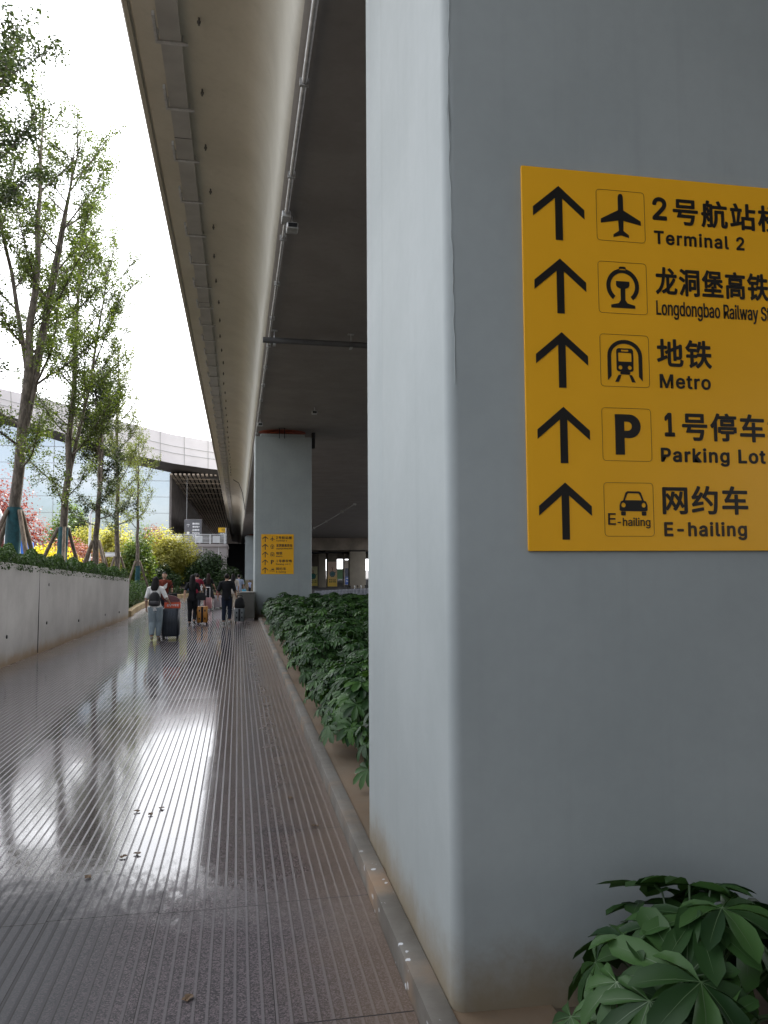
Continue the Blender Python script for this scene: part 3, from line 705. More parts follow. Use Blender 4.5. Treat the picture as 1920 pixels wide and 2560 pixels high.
def upright(o_me, y, name, par):
    o_me.transform(Matrix.Rotation(R(90), 4, 'X')); o_me.transform(Matrix.Translation((0, y, 0))); return link(name, o_me, par)
upright(join_meshes('lettering', [text_mesh('T2', (-0.05, 0.27, 1.2, 1.45), 0.04)], MP['ink']), -0.052, 'lettering', sg)
upright(join_meshes('lettering', [text_mesh('出发 进站', (-0.16, 0.28, 0.90, 1.05), 0.05), text_mesh('入口', (-0.05, 0.25, 0.70, 0.84), 0.05)], MP['white']), -0.052, 'lettering', sg)
tag(sg, 'small bright yellow T2 sign with white text below, beside the viaduct edge', 'sign')

# ------------------------------------------------------------------ lower deck, columns, posters and barriers seen between the piers
ld = empty('lower_deck', (20, 135, 4.8))
def ll(*a): return (a[0]-20, a[1]-20, a[2]-135, a[3]-135, a[4]-4.8, a[5]-4.8)
p = MB(); p.box(*ll(3.6, 60, 132, 133, 5.0, 7.04)); p.build('edge_beam', MP['brown'], ld)
p = MB(); p.box(*ll(3.6, 60, 133.002, 262, 5.9, 6.4)); p.build('slab', MP['brown'], ld)
p = MB(); y = 136
while y < 260:
    p.box(*ll(3.6, 60, y, y+0.6, 5.0, 5.898)); y += 4.6
p.build('cross_beams', MP['brown'], ld)
p = MB(); p.tube([(3.8-20, -3.2, -0.25), (22-20, -3.2, -0.25)], 0.16, 8); p.build('service_pipe', MP['black'], ld)
tag(ld, 'low brown concrete deck with ribbed underside beyond the dark road', 'bridge')
colm = concrete('tan_column', (0.20, 0.175, 0.14), (0.25, 0.22, 0.175), sh=0.01, base=-50, amt=0)
def column(x, y, w, zt2, label, d=1.6):
    e = empty('concrete_column', (x, y, -1.5)); p = MB(); p.rbox(-w/2, w/2, -d/2, d/2, 0, zt2+1.5, 0.08); p.build('shaft', colm, e, smooth=40)
    p = MB(); p.box(-w/2+0.1, w/2-0.1, -d/2+0.1, d/2-0.1, zt2+1.502, zt2+1.7); p.build('cap', MP['black'], e)
    tag(e, label, 'column', 'columns of the low deck'); return e
column(19.8, 131.0, 2.77, 4.7, 'broad tan concrete column nearest the left edge of the close pier')
column(14.87, 141, 1.37, 4.9, 'dark slim column between the two posters')
column(17.34, 146.5, 1.8, 4.9, 'tan column carrying the pink and yellow poster', 2.0)
column(14.3, 152.5, 1.9, 4.9, 'column carrying the pale green poster beside the second pier', 2.0)
column(19.75, 147.3, 0.36, 4.9, 'thin dark post beyond the road next to the white and blue board', 0.7)
def grad_mat(name, top, bot, z0, z1):
    k = NT(name); c = k.n('ShaderNodeTexCoord'); s = k.n('ShaderNodeSeparateXYZ'); k.l(c.outputs['Object'], s.inputs[0])
    k.l(k.mix(k.ramp(s.outputs[2], z0, z1), bot, top), k.b.inputs['Base Color']); k.b.inputs['Roughness'].default_value = 0.6; return k.m
def poster(x, y, z, w, h, top, bot, label, teal):
    e = empty('poster', (x, y, z))
    p = MB(); p.box(-w/2, w/2, -0.03, 0.0, 0, h); p.build('print', grad_mat('poster_print', top, bot, h*0.05, h*0.8), e)
    def put(polys, col, dy): me = curve_mesh(polys); me.materials.append(mat('poster_ink', col, 0.6)); upright(me, dy, 'emblem', e)
    c = (0, h*0.50)
    put([circ(c[0], c[1], w*.27)], teal, -0.032); put([circ(c[0], c[1], w*.30), circ(c[0], c[1], w*.255)], (0.05, 0.09, 0.13), -0.034)
    put([circ(c[0], c[1], w*.12), circ(c[0], c[1], w*.07)], (0.02, 0.16, 0.18), -0.036)
    put([[(-w*.2, c[1]-w*.30), (w*.2, c[1]-w*.30), (w*.15, c[1]-w*.24), (-w*.15, c[1]-w*.24)]], (0.05, 0.08, 0.1), -0.036)
    put([circ(0, h*.76, w*.09, 16), circ(0, h*.76, w*.055, 16), [(-w*.03, h*.63), (w*.03, h*.63), (w*.03, h*.73), (-w*.03, h*.73)]], (0.30, 0.07, 0.05), -0.034)
    put([[(-w*.42, c[1]+w*.02), (-w*.30, c[1]+w*.16), (-w*.24, c[1]+w*.24), (-w*.36, c[1]+w*.10)], [(w*.28, c[1]+w*.10), (w*.44, c[1]+w*.22), (w*.42, c[1]+w*.26), (w*.27, c[1]+w*.15)]], (0.12, 0.15, 0.08), -0.034)
    ms = [text_mesh('甲子之品', (-w*.36, w*.36, h*.235, h*.29), 0.05, 1.2), text_mesh('来永可惜', (-w*.36, w*.36, h*.155, h*.21), 0.05, 1.2)]
    upright(join_meshes('lettering', ms, mat('poster_ink', (0.10, 0.06, 0.03), 0.6)), -0.034, 'lettering', e)
    tag(e, label, 'poster', 'posters on columns')
poster(17.34, 145.46, -1.45, 1.75, 4.6, (0.80, 0.60, 0.50), (0.82, 0.56, 0.10), 'tall pink and yellow poster with round blue emblem and two rows of characters', (0.16, 0.27, 0.30))
poster(14.3, 151.46, -1.45, 1.86, 3.75, (0.74, 0.74, 0.45), (0.80, 0.66, 0.16), 'tall pale green and yellow poster with round teal emblem, next to the second pier', (0.08, 0.30, 0.22))
bd = empty('notice_board', (19.5, 141, -1.5))
p = MB(); p.box(-0.5, 0.5, -0.05, 0.05, 0.4, 4.9); p.build('panel', mat('board_cream', (0.55, 0.47, 0.42), 0.6), bd)
p = MB(); p.box(-0.38, 0.5, -0.062, -0.052, 1.9, 3.4); p.build('grey_field', mat('board_grey', (0.13, 0.14, 0.18), 0.6), bd)
p = MB(); p.box(-0.38, 0.5, -0.062, -0.052, 0.45, 1.89); p.build('blue_field', mat('board_blue', (0.05, 0.12, 0.42), 0.5), bd)
upright(join_meshes('lettering', [text_mesh('出租车', (-0.25, 0.45, 1.45, 1.72), 0.04), text_mesh('Taxi', (-0.25, 0.35, 0.95, 1.2), 0.04)], MP['white']), -0.064, 'lettering', bd)
tag(bd, 'cream notice board with grey and blue fields and white lettering beyond the barriers', 'sign')
gb = MB(); gb.box(-1.15, 1.15, -0.04, 0.04, 0.3, 3.3); gb.box(-1.0, -0.9, 0.05, 0.13, -0.02, 3.2); gb.box(0.9, 1.0, 0.05, 0.13, -0.02, 3.2)
tag(gb.build('green_screen', mat('pale_green_mesh', (0.30, 0.55, 0.30), 0.7, 0.1), loc=(30.0, 232, -1.5)), 'sunlit pale green screen seen in the gap between two columns', 'screen')
# crash barriers
bm_mat = mat('barrier_plastic', (0.36, 0.37, 0.41), 0.5, 0.2, 2.5)
br0 = None; nb = 17
for i in range(nb):
    u = i/(nb-1); x = 9.95+(16.6-9.95)*u; y = 101-4*u; sc = 0.55+0.42*u
    if br0 is None:
        br0 = empty('barrier', (x, y, -1.5))
        p = MB(); p.loft([[(-0.19, -0.22, 0.05), (0.19, -0.22, 0.05), (0.19, 0.22, 0.05), (-0.19, 0.22, 0.05)], [(-0.19, -0.2, 0.3), (0.19, -0.2, 0.3), (0.19, 0.2, 0.3), (-0.19, 0.2, 0.3)],
                          [(-0.185, -0.1, 0.5), (0.185, -0.1, 0.5), (0.185, 0.1, 0.5), (-0.185, 0.1, 0.5)], [(-0.18, -0.08, 0.9), (0.18, -0.08, 0.9), (0.18, 0.08, 0.9), (-0.18, 0.08, 0.9)]])
        p.build('body', bm_mat, br0)
        p = MB(); p.box(-0.15, -0.1, -0.1, 0.1, 0, 0.05); p.box(0.1, 0.15, -0.1, 0.1, 0, 0.05); p.build('foot', MP['black'], br0)
        o = br0
    else: o = copy_tree(br0)
    o.location = (x, y, -1.5); o.scale = (1.08, 1, sc)
    tag(o, 'pale grey plastic barrier section in the row along the dark road', 'barrier', 'barrier row along the dark road')
for i, (x, c) in enumerate(((14.0, 'k'), (14.55, 'w'), (14.9, 'k'), (15.3, 'w'), (15.8, 'k'))):
    y = 96.6; lp = MB(); lp.tube([(0, 0, 0), (0, 0, 0.12), (0.04, 0, 0.3)], [0.03, 0.035, 0.06], 8); lp.box(-0.09, 0.06, -0.04, 0.04, 0.28, 0.42)
    o = lp.build('warning_lamp', MP['white'] if c == 'w' else MP['black'], loc=(x, 101-4*((x-9.95)/6.65), -1.5+0.9*(0.55+0.42*(x-9.95)/6.65)))
    tag(o, ('white' if c == 'w' else 'black')+' warning lamp on top of the barrier row', 'lamp', ('white' if c == 'w' else 'black')+' warning lamps on the barriers')
# added unseen block behind the viewpoint, put there to shade the pier fronts
pb = empty('light_blocker', (10, -46, -1.5))
for k in range(3):
    p = MB(); p.box(-45, 60, -12, 0, k*3.4+2.4, k*3.4+3.4); p.build('blocker_band', MP['brown'], pb)
p = MB()
for x in range(-45, 61, 7): p.box(x-0.3, x+0.3, -1.5, -0.9, 0, 10.1)
p.build('posts', MP['brown'], pb)
p = MB(); p.box(-45, 60, -13, -12.01, 0, 10.6); p.build('rear_wall', MP['dark'], pb)
tag(pb, 'added unseen light blocker behind the viewpoint, shaped as a brown parking garage', 'building')
# ------------------------------------------------------------------ foliage
LM = {
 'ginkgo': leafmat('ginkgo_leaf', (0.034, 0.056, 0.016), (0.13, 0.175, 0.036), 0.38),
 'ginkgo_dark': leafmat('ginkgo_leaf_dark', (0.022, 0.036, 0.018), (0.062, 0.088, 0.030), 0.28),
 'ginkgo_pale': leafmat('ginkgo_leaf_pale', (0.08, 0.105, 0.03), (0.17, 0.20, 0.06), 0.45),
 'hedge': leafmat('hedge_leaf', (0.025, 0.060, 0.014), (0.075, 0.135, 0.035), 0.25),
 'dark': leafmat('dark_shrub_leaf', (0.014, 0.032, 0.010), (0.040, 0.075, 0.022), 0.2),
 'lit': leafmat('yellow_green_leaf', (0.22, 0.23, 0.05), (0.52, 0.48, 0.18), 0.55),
 'gold': leafmat('golden_privet_leaf', (0.36, 0.33, 0.012), (0.62, 0.54, 0.05), 0.55),
 'mid': leafmat('mid_green_leaf', (0.05, 0.10, 0.02), (0.16, 0.22, 0.05), 0.4),
 'red': leafmat('red_maple_leaf', (0.17, 0.030, 0.036), (0.34, 0.095, 0.095), 0.40, tint=1.2),
 'pink': leafmat('bronze_plum_leaf', (0.15, 0.045, 0.040), (0.36, 0.17, 0.13), 0.4),
 'fatsia': leafmat('fatsia_leaf', (0.010, 0.032, 0.009), (0.046, 0.105, 0.027), 0.18, 0.48, 1.2, 0.25),
 'fatsia_young': leafmat('fatsia_young_leaf', (0.032, 0.085, 0.018), (0.080, 0.165, 0.040), 0.2, 0.45, 1.2, 0.3),
 'vein': mat('fatsia_vein', (0.07, 0.12, 0.05), 0.45, 0.1),
}
def bark_mat(name, a, b):
    k = NT(name); v = k.obj((1, 1, 0.35)); f = k.noise(v, 14, 6, 0.65)
    k.l(k.mix(k.ramp(f, 0.35, 0.68), a, b), k.b.inputs['Base Color']); k.b.inputs['Roughness'].default_value = 0.9
    k.bump(f, 0.6, 0.02); return k.m
MP['bark'] = bark_mat('ginkgo_bark', (0.06, 0.048, 0.038), (0.18, 0.15, 0.12))
MP['stakewood'] = bark_mat('stake_wood', (0.10, 0.075, 0.055), (0.22, 0.18, 0.14))
MP['wrap'] = mat('teal_trunk_wrap', (0.010, 0.062, 0.075), 0.8, 0.3, 9, bump=0.4, bscale=50)

def leaf_cloud(P, N, size, rng, fan=True):
    """one small kite-shaped leaf per row of P, facing roughly N"""
    n = len(P); s = size*(0.65+0.7*rng.random(n))[:, None]
    nrm = N+rng.normal(0, 0.55, (n, 3)); nrm /= np.linalg.norm(nrm, axis=1)[:, None]+1e-9
    a = rng.normal(0, 1, (n, 3)); a -= nrm*(a*nrm).sum(1)[:, None]; a /= np.linalg.norm(a, axis=1)[:, None]+1e-9
    b = np.cross(nrm, a)
    w = 0.50 if fan else 0.33; tip = 0.62 if fan else 0.5
    V = np.stack([P-a*s*0.5, P+b*s*w+a*s*(0.22 if fan else 0)+nrm*s*0.10, P+a*s*tip*0.8, P-b*s*w+a*s*(0.22 if fan else 0)+nrm*s*0.10], 1).reshape(-1, 3)
    F = np.arange(4*n).reshape(-1, 4); return V, F

def gen_tree(name, base, H, r, lean, first, limbs, spread, nleaf, leaf, lsize, seed, label, fork=0, wrap=None, stakes=0, crown_lo=None, up=0.75, group='ginkgo trees along the wall', shape=None):
    rng = np.random.default_rng(seed); e = empty(name, base); tk = MB(); spots = []; dirs = []
    def poly(p0, d, L, bend, n=7, jit=0.05):
        pts = [np.array(p0, float)]; d = np.array(d, float); d /= np.linalg.norm(d)
        for i in range(n):
            d = d+np.array([0, 0, bend])/n+rng.normal(0, jit, 3); d /= np.linalg.norm(d); pts.append(pts[-1]+d*L/n)
        return pts
    trunk = [np.array([0, 0, -0.15])]; n = 14
    for i in range(1, n+1):
        z = H*0.93*i/n; trunk.append(np.array([lean[0]*(1-(1-i/n)**2)+rng.normal(0, 0.02), lean[1]*i/n+rng.normal(0, 0.02), z]))
    r = r*0.74; tr = [r*1.2]+[r*(1-(i/n))**0.85+0.012 for i in range(1, n+1)]
    tk.tube(trunk, tr, 10)
    def tpos(z):
        zz = [q[2] for q in trunk]; return np.array([np.interp(z, zz, [q[k] for q in trunk]) for k in range(3)]), float(np.interp(z, zz, tr))
    ax = [(trunk, 0.0)]
    for k in range(fork):        # co-dominant leaders
        z0 = first+0.6+k*0.9; p0, rr = tpos(z0); az = rng.uniform(0, 6.28) if k else 0.3
        L = (H-z0)*rng.uniform(0.75, 0.95); pts = poly(p0, (math.cos(az)*0.17, math.sin(az)*0.17, 1), L, 0.35, 10, 0.03)
        tk.tube(pts, [rr*0.55*(1-i/10)**0.8+0.01 for i in range(11)], 8); ax.append((pts, z0))
    az = rng.uniform(0, 6.28)
    for i in range(limbs):
        u = (i+0.3)/limbs; src, z0 = ax[i % len(ax)] if i > 2 else ax[0]
        zlo = max(first, z0+0.5); ztop = src[-1][2]
        z = zlo+(ztop-zlo)*(u**0.9)*0.97
        zz = [q[2] for q in src]; p0 = np.array([np.interp(z, zz, [q[k] for q in src]) for k in range(3)])
        az += 2.4+rng.normal(0, 0.3)
        hfrac = (z-first)/max(0.1, H-first)
        prof = shape(hfrac) if shape else (0.55+0.9*hfrac*(1-hfrac)*1.8)*(1-0.72*hfrac**2.2)
        L = spread*prof*rng.uniform(0.7, 1.25); el = rng.uniform(0.35, 0.8)*up+hfrac*0.5
        d = (math.cos(az)*math.cos(el), math.sin(az)*math.cos(el), math.sin(el))
        pts = poly(p0, d, L, 0.5, 8, 0.06); lr = max(0.014, r*0.24*(L/spread)*(1-0.5*hfrac))
        tk.tube(pts, [lr*(1-j/8)**0.9+0.006 for j in range(9)], 6)
        nt_ = max(4, int(L*8.5))
        for j in range(nt_):
            t = 0.18+0.82*(j+rng.random())/nt_; f = t*8; a = min(7, int(f)); q = pts[a]+(pts[a+1]-pts[a])*(f-a)
            dd = (pts[a+1]-pts[a]); dd = dd/np.linalg.norm(dd); side = rng.normal(0, 1, 3); side[2] += 0.25
            tw = dd*0.7+side*0.75; tl_ = rng.uniform(0.3, 0.95)*(1.15-0.55*t)*min(1, 0.45+L/3)
            tp = poly(q, tw, tl_, 0.25, 4, 0.10); tk.tube(tp, [0.008, 0.0065, 0.005, 0.004, 0.003], 4, caps=False)
            for m in range(int(3+tl_*11)):
                s = rng.random()*4; b = min(3, int(s)); c = tp[b]+(tp[b+1]-tp[b])*(s-b); spots.append(c)
    S_ = np.array(spots); per = max(1, int(round(nleaf/len(S_)*1.0)))
    idx = rng.integers(0, len(S_), nleaf)
    P = S_[idx]+rng.normal(0, 0.075, (nleaf, 3)); N = np.tile([[0, 0, 0.6]], (nleaf, 1))
    V, F = leaf_cloud(P, N, lsize, rng)
    tk.build('trunk', MP['bark'], e, smooth=60)
    link('crown', npmesh('crown', V, F, [LM[leaf]]), e)
    if wrap:
        p = MB(); zs = [wrap[0]+(wrap[1]-wrap[0])*i/6 for i in range(7)]
        p.tube([tpos(z)[0] for z in zs], [tpos(z)[1]*1.16+0.012+0.006*math.sin(i*2.1) for i, z in enumerate(zs)], 14); p.build('trunk_wrap', MP['wrap'], e, smooth=60)
    for k in range(stakes):
        a = 0.5+k*2*math.pi/stakes+0.35; zt2 = 1.55 if stakes else 0; p0, rr = tpos(zt2)
        o = np.array([math.cos(a), math.sin(a), 0]); p = MB()
        p.tube([o*0.85+np.array([0, 0, -0.2]), p0+o*(rr+0.05)], [0.062, 0.05], 8); p.build('stake', MP['stakewood'], e, smooth=60)
    tag(e, label, 'tree', group); return e
tb = lambda y: zt(y)-0.16
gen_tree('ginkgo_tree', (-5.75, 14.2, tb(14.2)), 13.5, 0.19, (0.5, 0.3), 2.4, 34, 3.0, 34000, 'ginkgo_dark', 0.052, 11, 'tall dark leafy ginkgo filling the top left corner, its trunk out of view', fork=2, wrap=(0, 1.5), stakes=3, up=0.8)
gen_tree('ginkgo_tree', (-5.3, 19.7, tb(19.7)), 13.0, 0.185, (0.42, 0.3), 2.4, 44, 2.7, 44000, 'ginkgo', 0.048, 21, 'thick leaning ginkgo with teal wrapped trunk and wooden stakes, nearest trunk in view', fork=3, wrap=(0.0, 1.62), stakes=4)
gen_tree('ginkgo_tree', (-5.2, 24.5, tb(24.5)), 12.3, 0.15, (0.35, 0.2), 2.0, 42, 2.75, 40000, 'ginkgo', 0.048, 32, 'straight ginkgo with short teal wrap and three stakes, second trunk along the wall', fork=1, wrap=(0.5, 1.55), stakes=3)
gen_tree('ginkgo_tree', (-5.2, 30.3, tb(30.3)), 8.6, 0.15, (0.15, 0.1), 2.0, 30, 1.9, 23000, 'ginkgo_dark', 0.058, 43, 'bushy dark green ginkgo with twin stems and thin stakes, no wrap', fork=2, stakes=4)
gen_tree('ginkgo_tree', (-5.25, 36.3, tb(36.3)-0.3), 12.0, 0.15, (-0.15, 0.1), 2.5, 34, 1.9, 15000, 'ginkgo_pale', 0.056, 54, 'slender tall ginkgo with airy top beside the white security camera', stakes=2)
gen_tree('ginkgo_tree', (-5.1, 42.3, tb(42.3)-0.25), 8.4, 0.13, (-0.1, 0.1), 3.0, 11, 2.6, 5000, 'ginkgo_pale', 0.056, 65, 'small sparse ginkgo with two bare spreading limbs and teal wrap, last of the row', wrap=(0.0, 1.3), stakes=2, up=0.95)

def bush(name, c, rad, n, leaf, size, seed, label, cat='shrub', lumps=14, fan=False, stem=True, squash=0.55, group=None, flat=0.0):
    rng = np.random.default_rng(seed); e = empty(name, (c[0], c[1], c[2])); rx, ry, rz = rad
    L = rng.normal(0, 1, (lumps, 3)); L /= np.linalg.norm(L, axis=1)[:, None]; L[:, 2] = np.abs(L[:, 2])*1.1-0.15; L *= rng.uniform(0.35, 0.78, (lumps, 1))
    lr = rng.uniform(0.28, 0.5, lumps); k = rng.integers(0, lumps, n)
    d = rng.normal(0, 1, (n, 3)); d /= np.linalg.norm(d, axis=1)[:, None]; rr = lr[k]*(0.45+0.62*rng.random(n)**0.6)
    P = L[k]+d*rr[:, None]; stray = rng.random(n) < 0.05; P[stray] *= 1.12
    P = P*np.array([rx, ry, rz])+np.array([0, 0, rz*squash]); P[:, 2] = np.maximum(P[:, 2], 0.02*rng.random(n))
    N = d*0.7+np.array([0, 0, 0.8]); V, F = leaf_cloud(P, N, size, rng, fan)
    link('foliage', npmesh('foliage', V, F, [LM[leaf]]), e)
    if stem:
        p = MB()
        for i in range(min(lumps, 9)):
            q = L[i]*np.array([rx, ry, rz])+np.array([0, 0, rz*squash])
            p.tube([(0.1*math.cos(i), 0.1*math.sin(i), -0.1), tuple(q*np.array([.45, .45, .5])), tuple(q)], [0.03+0.012*rz, 0.02+0.006*rz, 0.008], 6)
        p.build('stems', MP['bark'], e, smooth=60)
    tag(e, label, cat, group); return e
# garden behind the ginkgo row
bush('maple_tree', (-15.2, 50, 0.9), (3.9, 3.0, 4.3), 21000, 'red', 0.16, 1, 'broad red-leaved maple glowing behind the leaning ginkgo', 'tree', 26)
bush('maple_tree', (-10.7, 52, 0.9), (1.5, 1.8, 2.35), 6000, 'red', 0.15, 12, 'small red-leaved maple between the golden shrub and the second ginkgo trunk', 'tree', 14)
bush('golden_shrub', (-10.6, 45, 0.9), (2.2, 2.0, 1.62), 11000, 'gold', 0.13, 2, 'rounded bright golden-yellow shrub behind the stakes of the first ginkgo', lumps=18)
bush('golden_shrub', (-14.2, 43, 0.9), (2.2, 1.6, 1.9), 6000, 'gold', 0.13, 13, 'bright yellow shrub at the left edge behind the white lamp arm', lumps=14)
bush('plum_shrub', (-9.6, 50, 0.7), (1.6, 1.6, 1.75), 7000, 'pink', 0.13, 3, 'pinkish bronze-leaved shrub beyond the second ginkgo trunk')
bush('plum_shrub', (-6.9, 66, 2.0), (1.5, 1.6, 2.0), 4200, 'pink', 0.15, 4, 'pale pink-bronze shrub in front of the corner of the terminal')
bush('broadleaf_tree', (-12.2, 62, 1.0), (2.2, 2.2, 3.7), 8000, 'mid', 0.2, 5, 'dense mid-green tree in front of the mirror glass, left of the twin-stemmed ginkgo', 'tree', 20)
bush('broadleaf_tree', (-10.3, 58, 1.0), (1.7, 1.8, 2.7), 7000, 'lit', 0.19, 6, 'sunlit yellow-green tree right behind the twin-stemmed ginkgo', 'tree', 18)
bush('broadleaf_tree', (-7.9, 56, 0.8), (1.6, 1.8, 3.1), 7500, 'lit', 0.18, 7, 'yellow-green tree behind the slender ginkgo and its white camera', 'tree', 18)
bush('broadleaf_tree', (-6.4, 53, 0.7), (1.4, 1.5, 2.6), 6500, 'mid', 0.16, 8, 'leafy green tree behind the last ginkgo of the row', 'tree', 16)
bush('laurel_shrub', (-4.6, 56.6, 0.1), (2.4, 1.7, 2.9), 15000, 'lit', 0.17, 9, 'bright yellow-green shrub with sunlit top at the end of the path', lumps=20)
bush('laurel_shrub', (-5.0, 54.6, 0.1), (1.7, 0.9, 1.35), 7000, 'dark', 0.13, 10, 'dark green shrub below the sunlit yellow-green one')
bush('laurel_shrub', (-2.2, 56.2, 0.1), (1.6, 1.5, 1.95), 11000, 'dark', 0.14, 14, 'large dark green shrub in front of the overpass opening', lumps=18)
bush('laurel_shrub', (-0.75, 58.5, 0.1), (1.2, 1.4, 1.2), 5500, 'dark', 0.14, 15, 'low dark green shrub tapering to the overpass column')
bush('laurel_shrub', (-20, 58, 0.7), (3, 2, 2.6), 6000, 'mid', 0.2, 16, 'green shrub mass beyond the red maple at the left edge', lumps=14)

def strip(name, pts, width, height, n, leaf, size, seed, label, cat='hedge'):
    """clipped strip of foliage along a line of points (x, y, z)"""
    rng = np.random.default_rng(seed); e = empty(name, pts[0]); pts = np.array(pts, float); seg = np.linalg.norm(np.diff(pts, axis=0), axis=1); cum = np.concatenate([[0], np.cumsum(seg)])
    t = rng.random(n)*cum[-1]; C = np.stack([np.interp(t, cum, pts[:, k]) for k in range(3)], 1)
    w = rng.uniform(-1, 1, n); top = 1-0.35*np.abs(w)**3; lump = 0.82+0.18*np.sin(t*3.1+2*w)+0.14*np.sin(t*7.7+w*5)
    h = height*top*lump*(1-(rng.random(n)**2.2)*0.95)
    P = C+np.stack([w*width/2, rng.normal(0, 0.03, n), h], 1)-pts[0]
    N = np.stack([w*0.8, np.zeros(n), np.ones(n)*0.6], 1); V, F = leaf_cloud(P, N, size, rng, False)
    link('foliage', npmesh('foliage', V, F, [LM[leaf]]), e)
    p = MB()
    for i in range(24):
        c = pts[0]+(pts[-1]-pts[0])*(i+0.5)/24-pts[0]; p.tube([tuple(c+np.array([0, 0, -0.1])), tuple(c+np.array([rng.normal(0, .06), 0, height*0.7]))], [0.012, 0.006], 5)
    p.build('stems', MP['bark'], e); tag(e, label, cat); return e
strip('hedge', [(-4.72, 6, zt(6)-0.15), (-4.62, 12, zt(12)-0.15), (-4.5, 20, zt(20)-0.15), (-4.3, 30.4, zt(30.4)-0.15)], 0.6, 0.50, 48000, 'hedge', 0.06, 30, 'low ragged green hedge growing along the top of the concrete wall')
strip('hedge', [(-4.55, 31.2, 0.12), (-4.78, 35, 0.14), (-4.95, 40, 0.14), (-5.1, 46, 0.12)], 0.7, 1.05, 15000, 'hedge', 0.07, 31, 'knee-high leafy hedge behind the ochre kerb past the wall end')
strip('hedge', [(-4.6, 50.6, 0.12), (-3.6, 54.2, 0.12), (-2.3, 55.0, 0.12), (-0.7, 55.2, 0.12)], 0.6, 0.55, 6000, 'dark', 0.08, 32, 'low dark green planting along the kerb at the path end')

# ------------------------------------------------------------------ fatsia (palmate leaves)
def palm_leaf(lobes, size, rng, fold=0.10, droop=0.28, wide=1.0):
    V = [(0, 0, 0)]; F = []; ve = []
    span = R(250); da = span/(lobes-1); de = da*0.5
    for i in range(lobes):
        a = -span/2+da*i; Ln = size*(1-0.42*(abs(a)/(span/2))**1.5)*rng.uniform(0.92, 1.06); o = len(V)
        def P(r, ang, up_):
            x, y = r*math.sin(ang), r*math.cos(ang); return (x, y, up_*size-droop*(r/size)**2*size)
        nl = 0.36 if 0 < i < lobes-1 else 0.30
        V += [P(nl*Ln, a-de*0.99, fold*.8), P(0.62*Ln, a-de*wide, fold*1.0), P(0.86*Ln, a-de*0.62*wide, fold*0.7), P(Ln, a, 0.0), P(0.86*Ln, a+de*0.62*wide, fold*0.7), P(0.62*Ln, a+de*wide, fold*1.0), P(nl*Ln, a+de*0.99, fold*.8),
              P(0.36*Ln, a, 0.0), P(0.66*Ln, a, 0.0), P(0.86*Ln, a, 0.0)]
        F += [(0, o, o+7), (0, o+7, o+6), (o, o+1, o+8, o+7), (o+7, o+8, o+5, o+6), (o+1, o+2, o+9, o+8), (o+8, o+9, o+4, o+5), (o+2, o+3, o+9), (o+9, o+3, o+4)]
        w = 0.006*size; 
        t = [P(0.0, a, .004), P(0.36*Ln, a, .004), P(0.66*Ln, a, .004), P(0.86*Ln, a, .004)]
        ve.append((t, (math.cos(a)*w, -math.sin(a)*w)))
    return V, F, ve
def fatsia_mesh(seed, nleaf, rad, h, size, veins=False, lean=(0, 0), young=0.12, loose=0.0):
    rng = np.random.default_rng(seed); b = MB(); st = MB()
    for i in range(nleaf):
        az = i*2.399+rng.normal(0, 0.4); u = (i+0.5)/nleaf
        el = 0.10+1.25*(u**1.25)+rng.normal(0, 0.08); el = min(1.5, max(-0.15, el))
        rr = rad*(0.95-0.10*u)*rng.uniform(0.75, 1.1)
        c = np.array([math.cos(az)*math.cos(el)*rr+lean[0]*u, math.sin(az)*math.cos(el)*rr+lean[1]*u, max(0.07, h*0.30+math.sin(el)*h*0.66*rng.uniform(0.85, 1.08))])
        V, F, ve = palm_leaf(int(rng.integers(7, 9)), size*rng.uniform(0.7, 1.15), rng, rng.uniform(0.05, 0.12), rng.uniform(0.15, 0.45), 0.84 if veins else 0.95)
        out = Vector((math.cos(az), math.sin(az), 0)); tilt = Vector((out.x*(1-u*0.8), out.y*(1-u*0.8), 0.55+u*0.7)).normalized()
        tilt = (tilt+Vector(rng.normal(0, 0.16, 3))).normalized()
        yv = (out*(0.9-0.6*loose)+Vector((0, 0, -0.5+0.75*loose)) + Vector(rng.normal(0, 0.22+0.5*loose, 3))); yv = (yv-tilt*yv.dot(tilt)).normalized(); xv = yv.cross(tilt)
        M = Matrix((xv, yv, tilt)).transposed().to_4x4(); M.translation = Vector(c)
        mi = 1 if rng.random() < young else 0
        b.add([M @ Vector(v) for v in V], F, mi)
        if veins:
            for t, (wx, wy) in ve:
                vs = []
                for k, q in enumerate(t):
                    f = 1-k/3.3; vs += [M @ Vector((q[0]-wx*f, q[1]-wy*f, q[2]+0.002)), M @ Vector((q[0]+wx*f, q[1]+wy*f, q[2]+0.002))]
                b.add(vs, [(0, 1, 3, 2), (2, 3, 5, 4), (4, 5, 7, 6)], 2)
        root = np.array([lean[0]*u*0.3, lean[1]*u*0.3, h*0.15*u+0.02])
        st.tube([tuple(root), tuple(root*0.4+c*0.6+np.array([0, 0, 0.06])), tuple(c)], [0.007, 0.005, 0.004], 5, caps=False)
    st.tube([(0, 0, -0.08), (lean[0]*0.2, lean[1]*0.2, h*0.2), (lean[0]*0.4, lean[1]*0.4, h*0.5)], [0.022, 0.018, 0.012], 7)
    return b, st
FG = 'fatsia plants in the planter bed'
protos = []
for sd_ in range(6):
    b, st = fatsia_mesh(100+sd_, 44, 0.41, 0.80, 0.165, young=0.10 if sd_ else 0.5)
    e = empty('fatsia_plant', (0, 0, 0)); lf = b.build('leaves', [LM['fatsia'], LM['fatsia_young'], LM['vein']], e, smooth=80); st.build('stem', LM['vein'], e); protos.append(e)
rng = random.Random(8); first = True; used = set(); cnt = 0
y = 5.2
